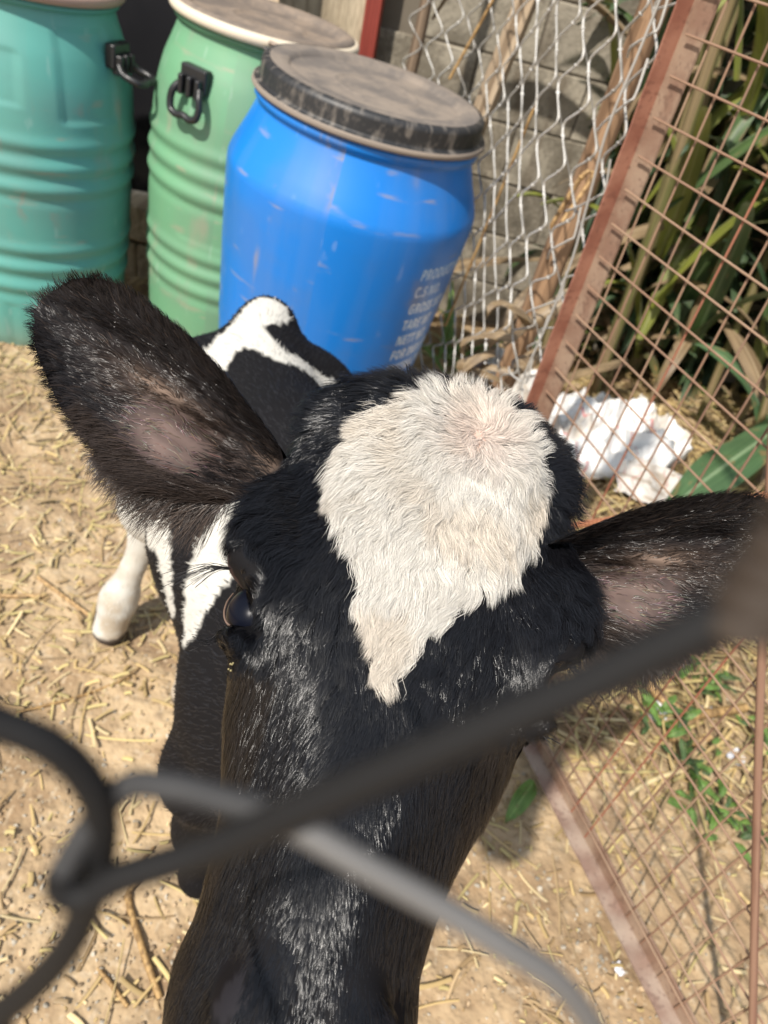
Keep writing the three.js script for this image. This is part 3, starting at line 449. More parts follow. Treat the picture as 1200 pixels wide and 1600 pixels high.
// ---------------------------------------------------------------- straw, stones, stalks and scraps on the ground
{
  const r = rng(2024), M = new THREE.Matrix4(), Q = new THREE.Quaternion(), E = new THREE.Euler(), c = new THREE.Color();
  const strawGeo = (bend, w) => { // a flattened hollow stem, 1 long
    const pos = [], idx = []; const n = 5, k = 5;
    for (let i = 0; i <= n; i++) { const t = i / n - 0.5; for (let j = 0; j < k; j++) { const a = (j / k) * 6.283; pos.push(t, 0.3 * w * Math.sin(a) + bend * (0.25 - t * t) * 0.3, w * Math.cos(a) + bend * t * t); } }
    for (let i = 0; i < n; i++) for (let j = 0; j < k; j++) { const a = i * k + j, b = i * k + (j + 1) % k; idx.push(a, b, a + k, b, b + k, a + k); }
    return buildGeo(pos, idx);
  };
  const m = mat({ rgb: [1, 1, 1], roughness: 0.6 });
  const tones = [[0.47, 0.34, 0.15], [0.40, 0.28, 0.12], [0.55, 0.43, 0.23], [0.30, 0.20, 0.095], [0.48, 0.38, 0.16], [0.36, 0.25, 0.13]];
  const fill = (geo, n, place, label, name) => {
    const inst = new THREE.InstancedMesh(geo, m, n);
    for (let i = 0; i < n; i++) { const q = place(); E.set(q.tilt, q.yaw, q.rollz, 'YXZ'); M.compose(V3(q.x, gh(q.x, q.z) + q.up, q.z), Q.setFromEuler(E), q.s); inst.setMatrixAt(i, M); const t = tones[(r() * 6) | 0], b = 0.7 + r() * 0.5; inst.setColorAt(i, c.setRGB(t[0] * b, t[1] * b, t[2] * b)); }
    inst.name = numbered(name); inst.castShadow = inst.receiveShadow = true; scene.add(inst); tag(inst, label, 'straw', null, 'stuff');
  };
  const dens = (x, z) => { const f = -z; let d = 0.35 + 0.5 * fbm(x * 2.5, z * 2.5, 5, 3); if (f < 0.75) d *= 0.55; if (x < -0.25 && f > 0.9) d *= 1.25; return d; };
  const spot = () => { for (;;) { const x = -1.9 + r() * 3.7, z = -(0.15 + r() * 3.1); if (r() < dens(x, z)) return [x, z]; } };
  fill(strawGeo(0.12, 0.075), 10000, () => { const [x, z] = spot(), l = 0.012 + r() * r() * 0.07; return { x, z, up: 0.002 + r() * 0.007, yaw: r() * 6.28, tilt: (r() - 0.5) * 0.3, rollz: (r() - 0.5) * 0.35, s: V3(l, 0.03 + 0.02 * r(), 0.018 + 0.045 * r()) }; }, 'short broken yellow straw strewn over the dirt floor', 'straw');
  fill(strawGeo(-0.25, 0.035), 1700, () => { const [x, z] = spot(), l = 0.05 + r() * 0.12; return { x, z, up: 0.004 + r() * 0.008, yaw: r() * 6.28, tilt: (r() - 0.5) * 0.25, rollz: (r() - 0.5) * 0.2, s: V3(l, 0.05, 0.045 + 0.03 * r()) }; }, 'long thin straw strewn over the dirt floor', 'straw');
  fill(strawGeo(0.05, 0.3), 16000, () => { const [x, z] = spot(), l = 0.004 + r() * r() * 0.016; return { x, z, up: 0.001 + r() * 0.004, yaw: r() * 6.28, tilt: (r() - 0.5) * 0.6, rollz: (r() - 0.5) * 0.6, s: V3(l, 0.005, 0.003 + r() * 0.007) }; }, 'crushed chaff and flakes of straw on the dirt floor', 'straw');
  // mulch behind the gate
  fill(strawGeo(0.3, 0.05), 2600, () => { const x = 0.45 + r() * 1.2, z = -(0.9 + r() * 2.0), l = 0.06 + r() * 0.16; return { x, z, up: 0.005 + r() * 0.035, yaw: r() * 6.28, tilt: (r() - 0.5) * 0.7, rollz: (r() - 0.5) * 0.5, s: V3(l, 0.05, 0.04 + 0.06 * r()) }; }, 'dry brown mulch of old leaves and straw behind the gate', 'mulch');
  const stone = new THREE.DodecahedronGeometry(1, 1); { const p = stone.attributes.position; for (let i = 0; i < p.count; i++) { const k = 0.75 + 0.5 * fbm(p.getX(i) * 1.3 + 5, p.getY(i) * 1.3, p.getZ(i) * 1.3, 2); p.setXYZ(i, p.getX(i) * k, p.getY(i) * k * 0.6, p.getZ(i) * k); } stone.computeVertexNormals(); }
  const st = new THREE.InstancedMesh(stone, mat({ rgb: [1, 1, 1], roughness: 0.95 }), 9000);
  for (let i = 0; i < 9000; i++) { const near = r() < 0.7, x = near ? -0.75 + r() * 1.5 : -1.6 + r() * 3.2, z = -(near ? 0.1 + r() * r() * 0.8 : 0.3 + r() * 2.4), s = 0.0015 + r() * r() * 0.0055; E.set(r() * 6, r() * 6, r() * 6); M.compose(V3(x, gh(x, z) + s * 0.2, z), Q.setFromEuler(E), V3(s, s, s)); st.setMatrixAt(i, M); const b = 0.55 + r() * 0.6; const e = r(); st.setColorAt(i, e < 0.6 ? c.setRGB(0.40 * b, 0.29 * b, 0.175 * b) : c.setRGB(0.42 * b, 0.37 * b, 0.29 * b)); }
  st.name = 'gravel'; st.castShadow = st.receiveShadow = true; scene.add(st); tag(st, 'fine pale gravel and crumbs of earth on the dirt floor', 'gravel', null, 'stuff');

  const dryM = [[0.44, 0.36, 0.21], [0.34, 0.27, 0.16], [0.50, 0.42, 0.28]].map((k) => mat({ map: woodMap, rgb: k.map((q) => q * 2.2), roughness: 0.7 }));
  const stalk = (label, pts, rad, k, group) => { const o = base('dry_stalk', W(pts[0][0], 0, pts[0][1])), v = pts.map(([x, f, h = 0]) => { const p = W(x, h, f); p.y += gh(p.x, p.z) + rad; return p.sub(o.position); }); tag(o, label, 'dry stalk', group ?? 'dry stalks on the ground'); part(o, 'stem', tube(v, rad, 24, 7), dryM[k]); const j = v[1]; part(o, 'node', new THREE.SphereGeometry(rad * 1.35, 8, 6).scale(1, 0.8, 1).translate(j.x, j.y, j.z), dryM[(k + 1) % 3]); tidy(o); return o; };
  stalk('dry stalk lying left of the calf hind hoof, pointing to it', [[-0.737, 1.074], [-0.66, 1.04], [-0.581, 1.006]], 0.0045, 2);
  stalk('thin straw stalk at the left edge above the black wire', [[-0.60, 0.735], [-0.50, 0.81], [-0.43, 0.873]], 0.003, 0);
  stalk('bent dry stalk below the wire knot, running to the bottom of the picture', [[-0.25, 0.50], [-0.255, 0.47], [-0.2, 0.40], [-0.147, 0.342]], 0.0055, 0);
  stalk('dark twig above the bent stalk below the wire knot', [[-0.244, 0.555], [-0.262, 0.515], [-0.285, 0.49]], 0.003, 1);
  stalk('short yellow stalk at the bottom left of the ground', [[-0.255, 0.36], [-0.22, 0.34], [-0.19, 0.322]], 0.0035, 0);
  stalk('long dry cane on the straw between calf and left barrel', [[-0.95, 1.02], [-0.82, 1.0], [-0.70, 1.03]], 0.005, 2);
  stalk('pale husk stalk behind the mesh, left of the gate brace', [[0.70, 1.24, 0.03], [0.74, 1.17, 0.03], [0.82, 1.13, 0.02]], 0.012, 2);
  stalk('pale bent husk stalk that meets the gate brace', [[0.80, 1.13, 0.02], [0.87, 1.16, 0.025], [0.965, 1.20, 0.03]], 0.011, 0);
  stalk('short dry husk under the white scraps behind the mesh', [[0.76, 1.06, 0.02], [0.82, 1.07, 0.02], [0.86, 1.09, 0.02]], 0.009, 2);
  stalk('yellow seed stem caught high in the netting', [[-0.02, 2.17, 1.3], [-0.06, 2.18, 1.17], [-0.118, 2.2, 1.0]], 0.004, 0, 'stems caught in the netting');
  stalk('yellow stem hanging down in the netting beside the barrel', [[0.10, 1.86, 1.05], [0.07, 1.9, 0.75], [0.035, 1.93, 0.45]], 0.0035, 0, 'stems caught in the netting');
  stalk('looped pale stem caught in the netting near the post', [[0.19, 1.62, 0.87], [0.215, 1.6, 0.99], [0.235, 1.6, 1.0], [0.205, 1.58, 0.9]], 0.005, 2, 'stems caught in the netting');
  // clump of dry leaves caught at the foot of the netting
  { const o = base('dry_leaf_clump', W(0.17, 0, 1.52)); tag(o, 'clump of pale dry leaves caught low in the netting by the post', 'dry leaves'); for (let k = 0; k < 12; k++) { const l = part(o, 'leaf', leafGeo(0.10 + r() * 0.1, 0.025 + r() * 0.02, 1 + r() * 2, 0.3, r() * 9, 8), dryLeaf); l.position.set((r() - 0.5) * 0.12, 0.52 + r() * 0.22, (r() - 0.5) * 0.14); l.rotation.set(r() * 2.4, r() * 6.28, r(), 'YXZ'); } tidy(o); }
  const scrap = (label, x, f, s, k) => { const o = base('plastic_scrap', W(x, gh(x, -f) + 0.004, f), r() * 6); tag(o, label, 'scrap'); const g = new THREE.PlaneGeometry(s, s * 0.7, 16, 12), p = g.attributes.position; for (let i = 0; i < p.count; i++) { const a = p.getX(i), b = p.getY(i); p.setXYZ(i, a + s * 0.3 * (fbm(a / s * 3, b / s * 3, k, 2) - 0.5), s * 0.75 * fbm(a / s * 2.6, b / s * 2.6, k + 4, 3) - s * 0.2, -b); } g.computeVertexNormals(); part(o, 'sheet', g, mat({ rgb: [0.72, 0.72, 0.75], roughness: 0.45, side: THREE.DoubleSide })); tidy(o); };
  scrap('small white feathery scrap on the straw below the wire, left of the gate rail', 0.602, 0.552, 0.022, 1);
  scrap('white crumpled plastic scrap on the weeds behind the mesh', 0.745, 1.135, 0.06, 2);
  scrap('pale scrap among the husks left of the gate brace', 0.88, 1.19, 0.045, 5);
  scrap('pale strip of plastic beside the gate brace', 0.93, 1.07, 0.05, 7);
}

// ---------------------------------------------------------------- the calf
// head axes: s across (to the right), t from poll to muzzle, n out of the face
const HA = W(0.0215, 1.1147, 0.4227), Ht = V3(-0.009, -0.343, 0.9393).normalize(), Hs = V3(0.9997, -0.0262, 0.0001).normalize(), Hn = V3().crossVectors(Ht, Hs).normalize();
if (Hn.y < 0) Hn.negate();
Hs.crossVectors(Hn, Ht).normalize(); if (Hs.x < 0) Hs.negate();
const headP = (s, t, n) => HA.clone().addScaledVector(Hs, s).addScaledVector(Ht, t).addScaledVector(Hn, n);
const toHead = (x, y, z) => { const a = x - HA.x, b = y - HA.y, c = z - HA.z; return [a * Hs.x + b * Hs.y + c * Hs.z, a * Ht.x + b * Ht.y + c * Ht.z, a * Hn.x + b * Hn.y + c * Hn.z]; };
const smin = (a, b, k) => { const h = Math.max(k - Math.abs(a - b), 0) / k; return Math.min(a, b) - h * h * k * 0.25; };
const smax = (a, b, k) => -smin(-a, -b, k);
const cap = (x, y, z, a, b, ra, rb) => { const ax = b.x - a.x, ay = b.y - a.y, az = b.z - a.z, t = clamp(((x - a.x) * ax + (y - a.y) * ay + (z - a.z) * az) / (ax * ax + ay * ay + az * az)); return Math.hypot(x - a.x - ax * t, y - a.y - ay * t, z - a.z - az * t) - ra - (rb - ra) * t; };
const ell = (x, y, z, cx, cy, cz, rx, ry, rz) => { const a = (x - cx) / rx, b = (y - cy) / ry, c = (z - cz) / rz, k = Math.hypot(a, b, c); return (k - 1) * Math.min(rx, ry, rz); };

const HW = [[-0.012, 0.03], [0.0, 0.052], [0.012, 0.068], [0.03, 0.083], [0.06, 0.094], [0.10, 0.097], [0.14, 0.098], [0.17, 0.096], [0.20, 0.0905], [0.24, 0.077], [0.28, 0.0635], [0.32, 0.058], [0.345, 0.0605], [0.37, 0.057], [0.385, 0.046], [0.395, 0.032]];
const HPk = [[-0.012, -0.03], [0.0, -0.015], [0.012, -0.006], [0.03, 0.001], [0.06, 0.006], [0.10, 0.008], [0.14, 0.005], [0.20, -0.002], [0.25, -0.003], [0.30, -0.003], [0.345, -0.006], [0.37, -0.013], [0.385, -0.022], [0.395, -0.032]];
const HD = [[-0.012, 0.08], [0.0, 0.11], [0.03, 0.15], [0.08, 0.18], [0.15, 0.185], [0.20, 0.165], [0.25, 0.135], [0.30, 0.112], [0.35, 0.102], [0.38, 0.08], [0.395, 0.05]];
const tab = (keys) => { const a = new Float32Array(900); for (let i = 0; i < 900; i++) a[i] = table(keys, -0.045 + (0.44 * i) / 899); return (t) => a[clamp(Math.round(((t + 0.045) / 0.44) * 899), 0, 899)]; };
const fW = tab(HW), fP = tab(HPk), fD = tab(HD);
function headSdf(s, t, n) { // in head axes
  const tc = clamp(t, -0.012, 0.395), w = fW(tc), p = fP(tc), d = fD(tc) / 2, q = Math.abs((n - p + d) / d), u = Math.abs(s - 0.006 * (1 - smooth(0.2, 0.34, t))) / (w * (1 - 0.30 * smooth(0.16, 0.24, t) * smooth(0.39, 0.33, t) * smooth(-0.055, -0.004, n - p))), k = mix(2.5, 2.2, smooth(0.2, 0.28, t));
  let f = (Math.pow(Math.pow(u, k) + Math.pow(q, k), 1 / k) - 1) * Math.min(w, d) * 0.9;
  const over = Math.abs(t - tc); if (over > 0) f = Math.hypot(Math.max(f, 0), over) + Math.min(f, 0) * 0.3;
  const a = Math.abs(s - 0.006);
  f = smin(f, ell(a, t, n, 0.082, 0.132, -0.016, 0.022, 0.04, 0.02), 0.02);                  // brow ridges
  f = smin(f, ell(a, t, n, 0.026, 0.03, -0.014, 0.05, 0.028, 0.02), 0.025);                    // poll
  f = smax(f, -ell(a, t, n, 0.101, 0.172, -0.028, 0.010, 0.019, 0.016), 0.012);              // eye socket
  f = smin(f, ell(a, t, n, 0.089, 0.151, -0.026, 0.015, 0.009, 0.018), 0.01);             // upper lid
  f = smin(f, ell(a, t, n, 0.086, 0.193, -0.032, 0.012, 0.006, 0.016), 0.01);              // lower lid
  f = smax(f, -ell(a, t, n, 0.074, 0.075, 0.004, 0.016, 0.05, 0.012), 0.02);                 // hollow of the temple
  f = smax(f, -ell(a, t, n, 0.037, 0.343, -0.008, 0.007, 0.014, 0.018), 0.006);               // nostril
  f = smin(f, ell(a, t, n, 0.026, 0.355, -0.014, 0.014, 0.02, 0.012), 0.014);
  return f;
}
const L3 = (...a) => W(...a);
const neck0 = W(0.0, 0.70, 0.50), neck1 = headP(0.006, 0.085, -0.115), throat0 = W(0.0, 0.61, 0.45), throat1 = headP(0.006, 0.13, -0.13);
const bones = [ // from, to, radius, radius, blend
  [W(-0.02, 0.62, 0.52), W(-0.15, 0.605, 0.78), 0.142, 0.168], [W(-0.15, 0.605, 0.78), W(-0.255, 0.63, 1.01), 0.168, 0.142],
  [W(-0.005, 0.745, 0.54), W(-0.15, 0.745, 0.80), 0.075, 0.06], [W(-0.15, 0.745, 0.80), W(-0.262, 0.735, 1.05), 0.06, 0.052],
  [W(-0.34, 0.69, 0.985), W(-0.18, 0.69, 1.05), 0.055, 0.055], [W(-0.258, 0.75, 1.05), W(-0.268, 0.76, 1.10), 0.036, 0.032],
  [W(-0.268, 0.76, 1.10), W(-0.285, 0.70, 1.165), 0.032, 0.022], [W(-0.285, 0.70, 1.165), W(-0.30, 0.40, 1.185), 0.022, 0.014],
  [W(-0.10, 0.64, 0.50), W(-0.125, 0.49, 0.46), 0.074, 0.055], [W(0.09, 0.64, 0.55), W(0.085, 0.49, 0.54), 0.085, 0.066],
  [W(-0.02, 0.60, 0.45), W(-0.02, 0.50, 0.46), 0.105, 0.08],
  [W(-0.125, 0.49, 0.46), W(-0.142, 0.29, 0.485), 0.052, 0.03], [W(-0.142, 0.29, 0.485), W(-0.142, 0.25, 0.485), 0.031, 0.026], [W(-0.142, 0.25, 0.485), W(-0.14, 0.10, 0.495), 0.021, 0.023], [W(-0.14, 0.10, 0.495), W(-0.138, 0.03, 0.515), 0.028, 0.034],
  [W(0.085, 0.49, 0.54), W(0.09, 0.29, 0.56), 0.062, 0.036], [W(0.09, 0.29, 0.56), W(0.09, 0.25, 0.56), 0.037, 0.03], [W(0.09, 0.25, 0.56), W(0.09, 0.10, 0.57), 0.025, 0.027], [W(0.09, 0.10, 0.57), W(0.09, 0.03, 0.59), 0.028, 0.034],
  [W(-0.34, 0.63, 1.0), W(-0.375, 0.47, 0.925), 0.10, 0.07], [W(-0.375, 0.47, 0.925), W(-0.445, 0.325, 1.05), 0.062, 0.036], [W(-0.445, 0.325, 1.05), W(-0.455, 0.27, 1.045), 0.038, 0.029], [W(-0.455, 0.27, 1.045), W(-0.50, 0.105, 0.985), 0.026, 0.028], [W(-0.50, 0.105, 0.985), W(-0.512, 0.03, 0.96), 0.030, 0.036],
  [W(-0.17, 0.63, 1.06), W(-0.17, 0.47, 1.0), 0.10, 0.07], [W(-0.17, 0.47, 1.0), W(-0.235, 0.325, 1.04), 0.062, 0.036], [W(-0.235, 0.325, 1.04), W(-0.25, 0.27, 1.02), 0.038, 0.029], [W(-0.25, 0.27, 1.02), W(-0.285, 0.105, 0.885), 0.026, 0.028], [W(-0.285, 0.105, 0.885), W(-0.296, 0.03, 0.855), 0.030, 0.036],
  [neck0, neck1, 0.12, 0.07], [throat0, throat1, 0.10, 0.062],
];
function bodySdf(x, y, z) { let f = 1; for (const [a, b, ra, rb] of bones) { const d = cap(x, y, z, a, b, ra, rb); if (d < f + 0.06) f = smin(f, d, 0.05); } return f; }
function calfSdf(x, y, z) { const h = toHead(x, y, z); return smin(bodySdf(x, y, z), headSdf(h[0], h[1], h[2]), 0.03); }

function surfaceNets(f, lo, hi, h) {
  const nx = Math.ceil((hi.x - lo.x) / h) + 1, ny = Math.ceil((hi.y - lo.y) / h) + 1, nz = Math.ceil((hi.z - lo.z) / h) + 1, val = new Float32Array(nx * ny * nz), at = (i, j, k) => (k * ny + j) * nx + i;
  for (let k = 0; k < nz; k++) for (let j = 0; j < ny; j++) for (let i = 0; i < nx; ) {
    const v = f(lo.x + i * h, lo.y + j * h, lo.z + k * h); val[at(i, j, k)] = v; const skip = Math.abs(v) > 4 * h ? Math.min(Math.floor(Math.abs(v) * 0.55 / h), nx - 1 - i) : 0;
    for (let q = 1; q <= skip; q++) val[at(i + q, j, k)] = v; i += 1 + skip;
  }
  const id = new Int32Array(nx * ny * nz).fill(-1), pos = [], idx = [];
  for (let k = 0; k + 1 < nz; k++) for (let j = 0; j + 1 < ny; j++) for (let i = 0; i + 1 < nx; i++) {
    let m = 0; const c = []; for (let q = 0; q < 8; q++) { const v = val[at(i + (q & 1), j + ((q >> 1) & 1), k + (q >> 2))]; c.push(v); if (v < 0) m |= 1 << q; }
    if (m === 0 || m === 255) continue;
    let sx = 0, sy = 0, sz = 0, n = 0;
    for (let a = 0; a < 8; a++) for (const b of [a | 1, a | 2, a | 4]) if (b !== a && (c[a] < 0) !== (c[b] < 0)) { const t = c[a] / (c[a] - c[b]); sx += (a & 1) + t * ((b & 1) - (a & 1)); sy += ((a >> 1) & 1) + t * (((b >> 1) & 1) - ((a >> 1) & 1)); sz += (a >> 2) + t * ((b >> 2) - (a >> 2)); n++; }
    id[at(i, j, k)] = pos.length / 3; pos.push(lo.x + (i + sx / n) * h, lo.y + (j + sy / n) * h, lo.z + (k + sz / n) * h);
  }
  for (let k = 1; k + 1 < nz; k++) for (let j = 1; j + 1 < ny; j++) for (let i = 1; i + 1 < nx; i++) {
    const v = val[at(i, j, k)] < 0, quad = (a, b, c, d) => { if (a < 0 || b < 0 || c < 0 || d < 0) return; if (v) idx.push(a, b, c, a, c, d); else idx.push(a, c, b, a, d, c); };
    if (v !== val[at(i + 1, j, k)] < 0) quad(id[at(i, j - 1, k - 1)], id[at(i, j, k - 1)], id[at(i, j, k)], id[at(i, j - 1, k)]);
    if (v !== val[at(i, j + 1, k)] < 0) quad(id[at(i - 1, j, k - 1)], id[at(i - 1, j, k)], id[at(i, j, k)], id[at(i, j, k - 1)]);
    if (v !== val[at(i, j, k + 1)] < 0) quad(id[at(i - 1, j - 1, k)], id[at(i, j - 1, k)], id[at(i, j, k)], id[at(i - 1, j, k)]);
  }
  const nor = new Float32Array(pos.length), e = h * 0.5;
  for (let i = 0; i < pos.length; i += 3) { const x = pos[i], y = pos[i + 1], z = pos[i + 2], a = f(x + e, y, z) - f(x - e, y, z), b = f(x, y + e, z) - f(x, y - e, z), c = f(x, y, z + e) - f(x, y, z - e), l = Math.hypot(a, b, c) || 1; nor[i] = a / l; nor[i + 1] = b / l; nor[i + 2] = c / l; }
  return { pos: new Float32Array(pos), idx: new Uint32Array(idx), nor };
}

// coat colours
const inPoly = (poly, x, y) => { let c = false; for (let i = 0, j = poly.length - 1; i < poly.length; j = i++) { const [xi, yi] = poly[i], [xj, yj] = poly[j]; if ((yi > y) !== (yj > y) && x < ((xj - xi) * (y - yi)) / (yj - yi) + xi) c = !c; } return c; };
const blaze = [[-0.020, 0.040], [-0.044, 0.048], [-0.049, 0.080], [-0.043, 0.104], [-0.037, 0.121], [-0.029, 0.138], [-0.020, 0.157], [-0.011, 0.176], [-0.003, 0.194], [0.005, 0.197], [0.012, 0.184], [0.017, 0.168], [0.026, 0.152], [0.040, 0.132], [0.056, 0.108], [0.067, 0.084], [0.068, 0.060], [0.060, 0.042], [0.045, 0.034], [0.036, 0.022], [0.022, 0.016], [-0.003, 0.020]];
const whorl = [0.0225, 0.042];
const headWhite = (s, t, n) => n > -0.05 && inPoly(blaze, s + 0.006 * (fbm(s * 60, t * 60, 3, 2) - 0.5), t + 0.006 * (fbm(s * 60, t * 60, 8, 2) - 0.5));
const strokes = [ // white marks on the body: from, to, half-widths
  [W(-0.262, 0.80, 1.07), W(-0.285, 0.78, 1.01), 0.035, 0.03], [W(-0.285, 0.78, 1.01), W(-0.31, 0.755, 0.93), 0.03, 0.03], [W(-0.27, 0.785, 1.0), W(-0.205, 0.79, 0.945), 0.024, 0.021], [W(-0.205, 0.79, 0.945), W(-0.16, 0.77, 0.97), 0.021, 0.022], [W(-0.16, 0.77, 0.97), W(-0.11, 0.705, 1.0), 0.022, 0.028],
  [W(-0.165, 0.762, 0.65), W(-0.18, 0.735, 0.59), 0.032, 0.042], [W(-0.18, 0.735, 0.59), W(-0.193, 0.708, 0.545), 0.042, 0.034], [W(-0.193, 0.708, 0.545), W(-0.19, 0.70, 0.50), 0.034, 0.022], [W(-0.19, 0.70, 0.50), W(-0.178, 0.695, 0.45), 0.022, 0.006],
  [W(-0.265, 0.665, 0.65), W(-0.235, 0.61, 0.58), 0.016, 0.013], [W(-0.30, 0.60, 0.74), W(-0.265, 0.665, 0.65), 0.03, 0.016],
];
function bodyWhite(x, y, f) {
  const w = 0.006 * (fbm(x * 40, y * 40, f * 40, 3) - 0.5) * 2;
  for (const [a, b, r0, r1] of strokes) if (cap(x, a.y + (y - a.y) * 0.6, -f, a, V3(b.x, a.y + (b.y - a.y) * 0.6, b.z), r0, r1) < w) return true;
  if (f > 0.80 && y < 0.52 && x < -0.16) return true;               // hind legs
  if (y < 0.085 && f < 0.7) return true;                             // front socks
  if (f > 0.5 && f < 0.95 && y < 0.49 + w) return true;             // belly
  return false;
}
const BLACK = [0.007, 0.0066, 0.0075], WHITE = [0.80, 0.755, 0.67], BODYW = [0.52, 0.50, 0.45], SKIN = [0.18, 0.10, 0.088];

const calf = base('calf', W(-0.14, 0, 0.75));
tag(calf, 'black and white calf lifting its head to the fence, white patch on its forehead', 'calf');
const off = calf.position;
const geos = [];
const body = surfaceNets(calfSdf, W(-0.62, -0.01, 1.27), W(0.24, 0.99, 0.30), 0.009);
const head = surfaceNets(calfSdf, headP(0, 0, 0).add(V3(-0.15, -0.34, -0.09)), headP(0, 0, 0).add(V3(0.16, 0.06, 0.43)), 0.0032);
// body and head grids overlap inside the neck: drop the coarse copy of the head
const keepTri = (m, test) => { const out = []; for (let i = 0; i < m.idx.length; i += 3) { let ok = true; for (let k = 0; k < 3 && ok; k++) { const v = m.idx[i + k] * 3; ok = test(m.pos[v], m.pos[v + 1], m.pos[v + 2]); } if (ok) out.push(m.idx[i], m.idx[i + 1], m.idx[i + 2]); } m.idx = new Uint32Array(out); return m; };
const hb0 = headP(0, 0, 0).add(V3(-0.15, -0.34, -0.09)), hb1 = headP(0, 0, 0).add(V3(0.16, 0.06, 0.43)), inHeadBox = (x, y, z, m) => x > hb0.x + m && x < hb1.x - m && y > hb0.y + m && y < hb1.y - m && z > hb0.z + m && z < hb1.z - m;
keepTri(body, (x, y, z) => !inHeadBox(x, y, z, 0.014));

// ---- ears: a cupped leaf with front and back
function makeEar(root, tip, up, face, flip) {
  const ax = tip.clone().sub(root), len = ax.length(); ax.normalize(); const U = up.clone().addScaledVector(ax, -up.dot(ax)).normalize(), N = V3().crossVectors(ax, U).normalize(); if (N.dot(face) < 0) N.negate();
  const uu = [[0, 0.016], [0.08, 0.022], [0.3, 0.033], [0.47, 0.039], [0.75, 0.041], [0.9, 0.029], [0.97, 0.015], [1, 0.004]], ul = [[0, 0.028], [0.1, 0.045], [0.3, 0.054], [0.52, 0.050], [0.68, 0.043], [0.86, 0.024], [0.96, 0.010], [1, 0.004]];
  const surf = (x, v, back) => { // x 0..1 along, v -1..1 across
    const w = v > 0 ? table(uu, x) : table(ul, x), cup = mix(0.046, 0.020, smooth(0.05, 0.8, x)) * smooth(1.02, 0.85, x), a = Math.abs(v);
    let n = cup * (a * a * 1.0 - 0.25);
    n += 0.0009 * Math.sin(v * 26 + 5 * x) * Math.exp(-(((x - 0.3) / 0.2) ** 2)) * smooth(0.9, 0.5, a) + 0.007 * Math.exp(-(((x - 0.34) / 0.13) ** 2) - (((v + 0.42) / 0.22) ** 2));            // swelling of bare skin
    n += 0.008 * Math.exp(-(((x - 0.47) / 0.16) ** 2) - (((v - 0.02) / 0.13) ** 2)) - 0.013 * Math.exp(-(((x - 0.3) / 0.12) ** 2) - (((v + 0.06) / 0.1) ** 2)) - 0.013 * Math.exp(-(((x - 0.64) / 0.18) ** 2) - (((v - 0.28) / 0.22) ** 2));
    const thick = back ? 0.0055 * Math.sqrt(Math.max(0, 1 - a ** 4)) * smooth(1.0, 0.93, x) + 0.022 * smooth(0.3, 0.0, x) * (1 - a * a) : 0;
    const bend = -0.018 * x * x;                                                            // the tip swings back a little
    return root.clone().addScaledVector(ax, x * len).addScaledVector(U, v * w * (1 - 0.12 * smooth(0.3, 0, x) * a)).addScaledVector(N, n - thick + bend);
  };
  const nx = 70, nv = 56, pos = [], idx = [], uv = [], side = [];
  for (const back of [0, 1]) {
    const o = pos.length / 3;
    for (let i = 0; i <= nx; i++) for (let j = 0; j <= nv; j++) { const p = surf(i / nx, (j / nv) * 2 - 1, back); pos.push(p.x, p.y, p.z); uv.push(i / nx, (j / nv) * 2 - 1); side.push(back); }
    for (let i = 0; i < nx; i++) for (let j = 0; j < nv; j++) { const a = o + i * (nv + 1) + j, b = a + nv + 1; if ((back === 1) !== flip) idx.push(a, b, a + 1, b, b + 1, a + 1); else idx.push(a, a + 1, b, b, a + 1, b + 1); }
  }
  const g = buildGeo(pos, idx);
  return { pos: new Float32Array(pos), idx: new Uint32Array(idx), nor: g.attributes.normal.array, uv, side, ax, U, N, ear: true, flip, surf };
}
const earL = makeEar(W(-0.0730, 1.0570, 0.3624), W(-0.2615, 1.1035, 0.4125), V3(0.354, 0.716, -0.601), V3(0.16, 0.26, 0.38), true);
const earR = makeEar(W(0.105, 1.048, 0.350), W(0.2659, 1.0866, 0.3729), V3(-0.231, 0.745, -0.625), V3(-0.195, 0.283, 0.363), false);
{ // make sure the front of each ear faces out of the cup
  for (const e of [earL, earR]) { const m = 35 * 57 + 28, d = e.nor[m * 3] * e.N.x + e.nor[m * 3 + 1] * e.N.y + e.nor[m * 3 + 2] * e.N.z; if (d < 0) { for (let i = 0; i < e.idx.length; i += 3) { const t = e.idx[i + 1]; e.idx[i + 1] = e.idx[i + 2]; e.idx[i + 2] = t; } for (let i = 0; i < e.nor.length; i++) e.nor[i] = -e.nor[i]; } }
}
function earColor(x, v, back) {
  if (back) return BLACK;
  const pink = Math.exp(-(((x - 0.34) / 0.17) ** 2) - (((v + 0.40) / 0.32) ** 2)), brown = Math.exp(-(((x - 0.47) / 0.14) ** 2) - (((v - 0.03) / 0.13) ** 2)), root = Math.exp(-(((x - 0.06) / 0.07) ** 2) - (((v - 0.1) / 0.4) ** 2));
  return mix3(mix3([0.016, 0.013, 0.013], [0.20, 0.14, 0.105], clamp(0.9 * brown + 0.5 * root)), [0.135, 0.094, 0.082], clamp(1.05 * pink * (0.55 + 0.9 * fbm(x * 30, v * 9, 6, 3))));
}
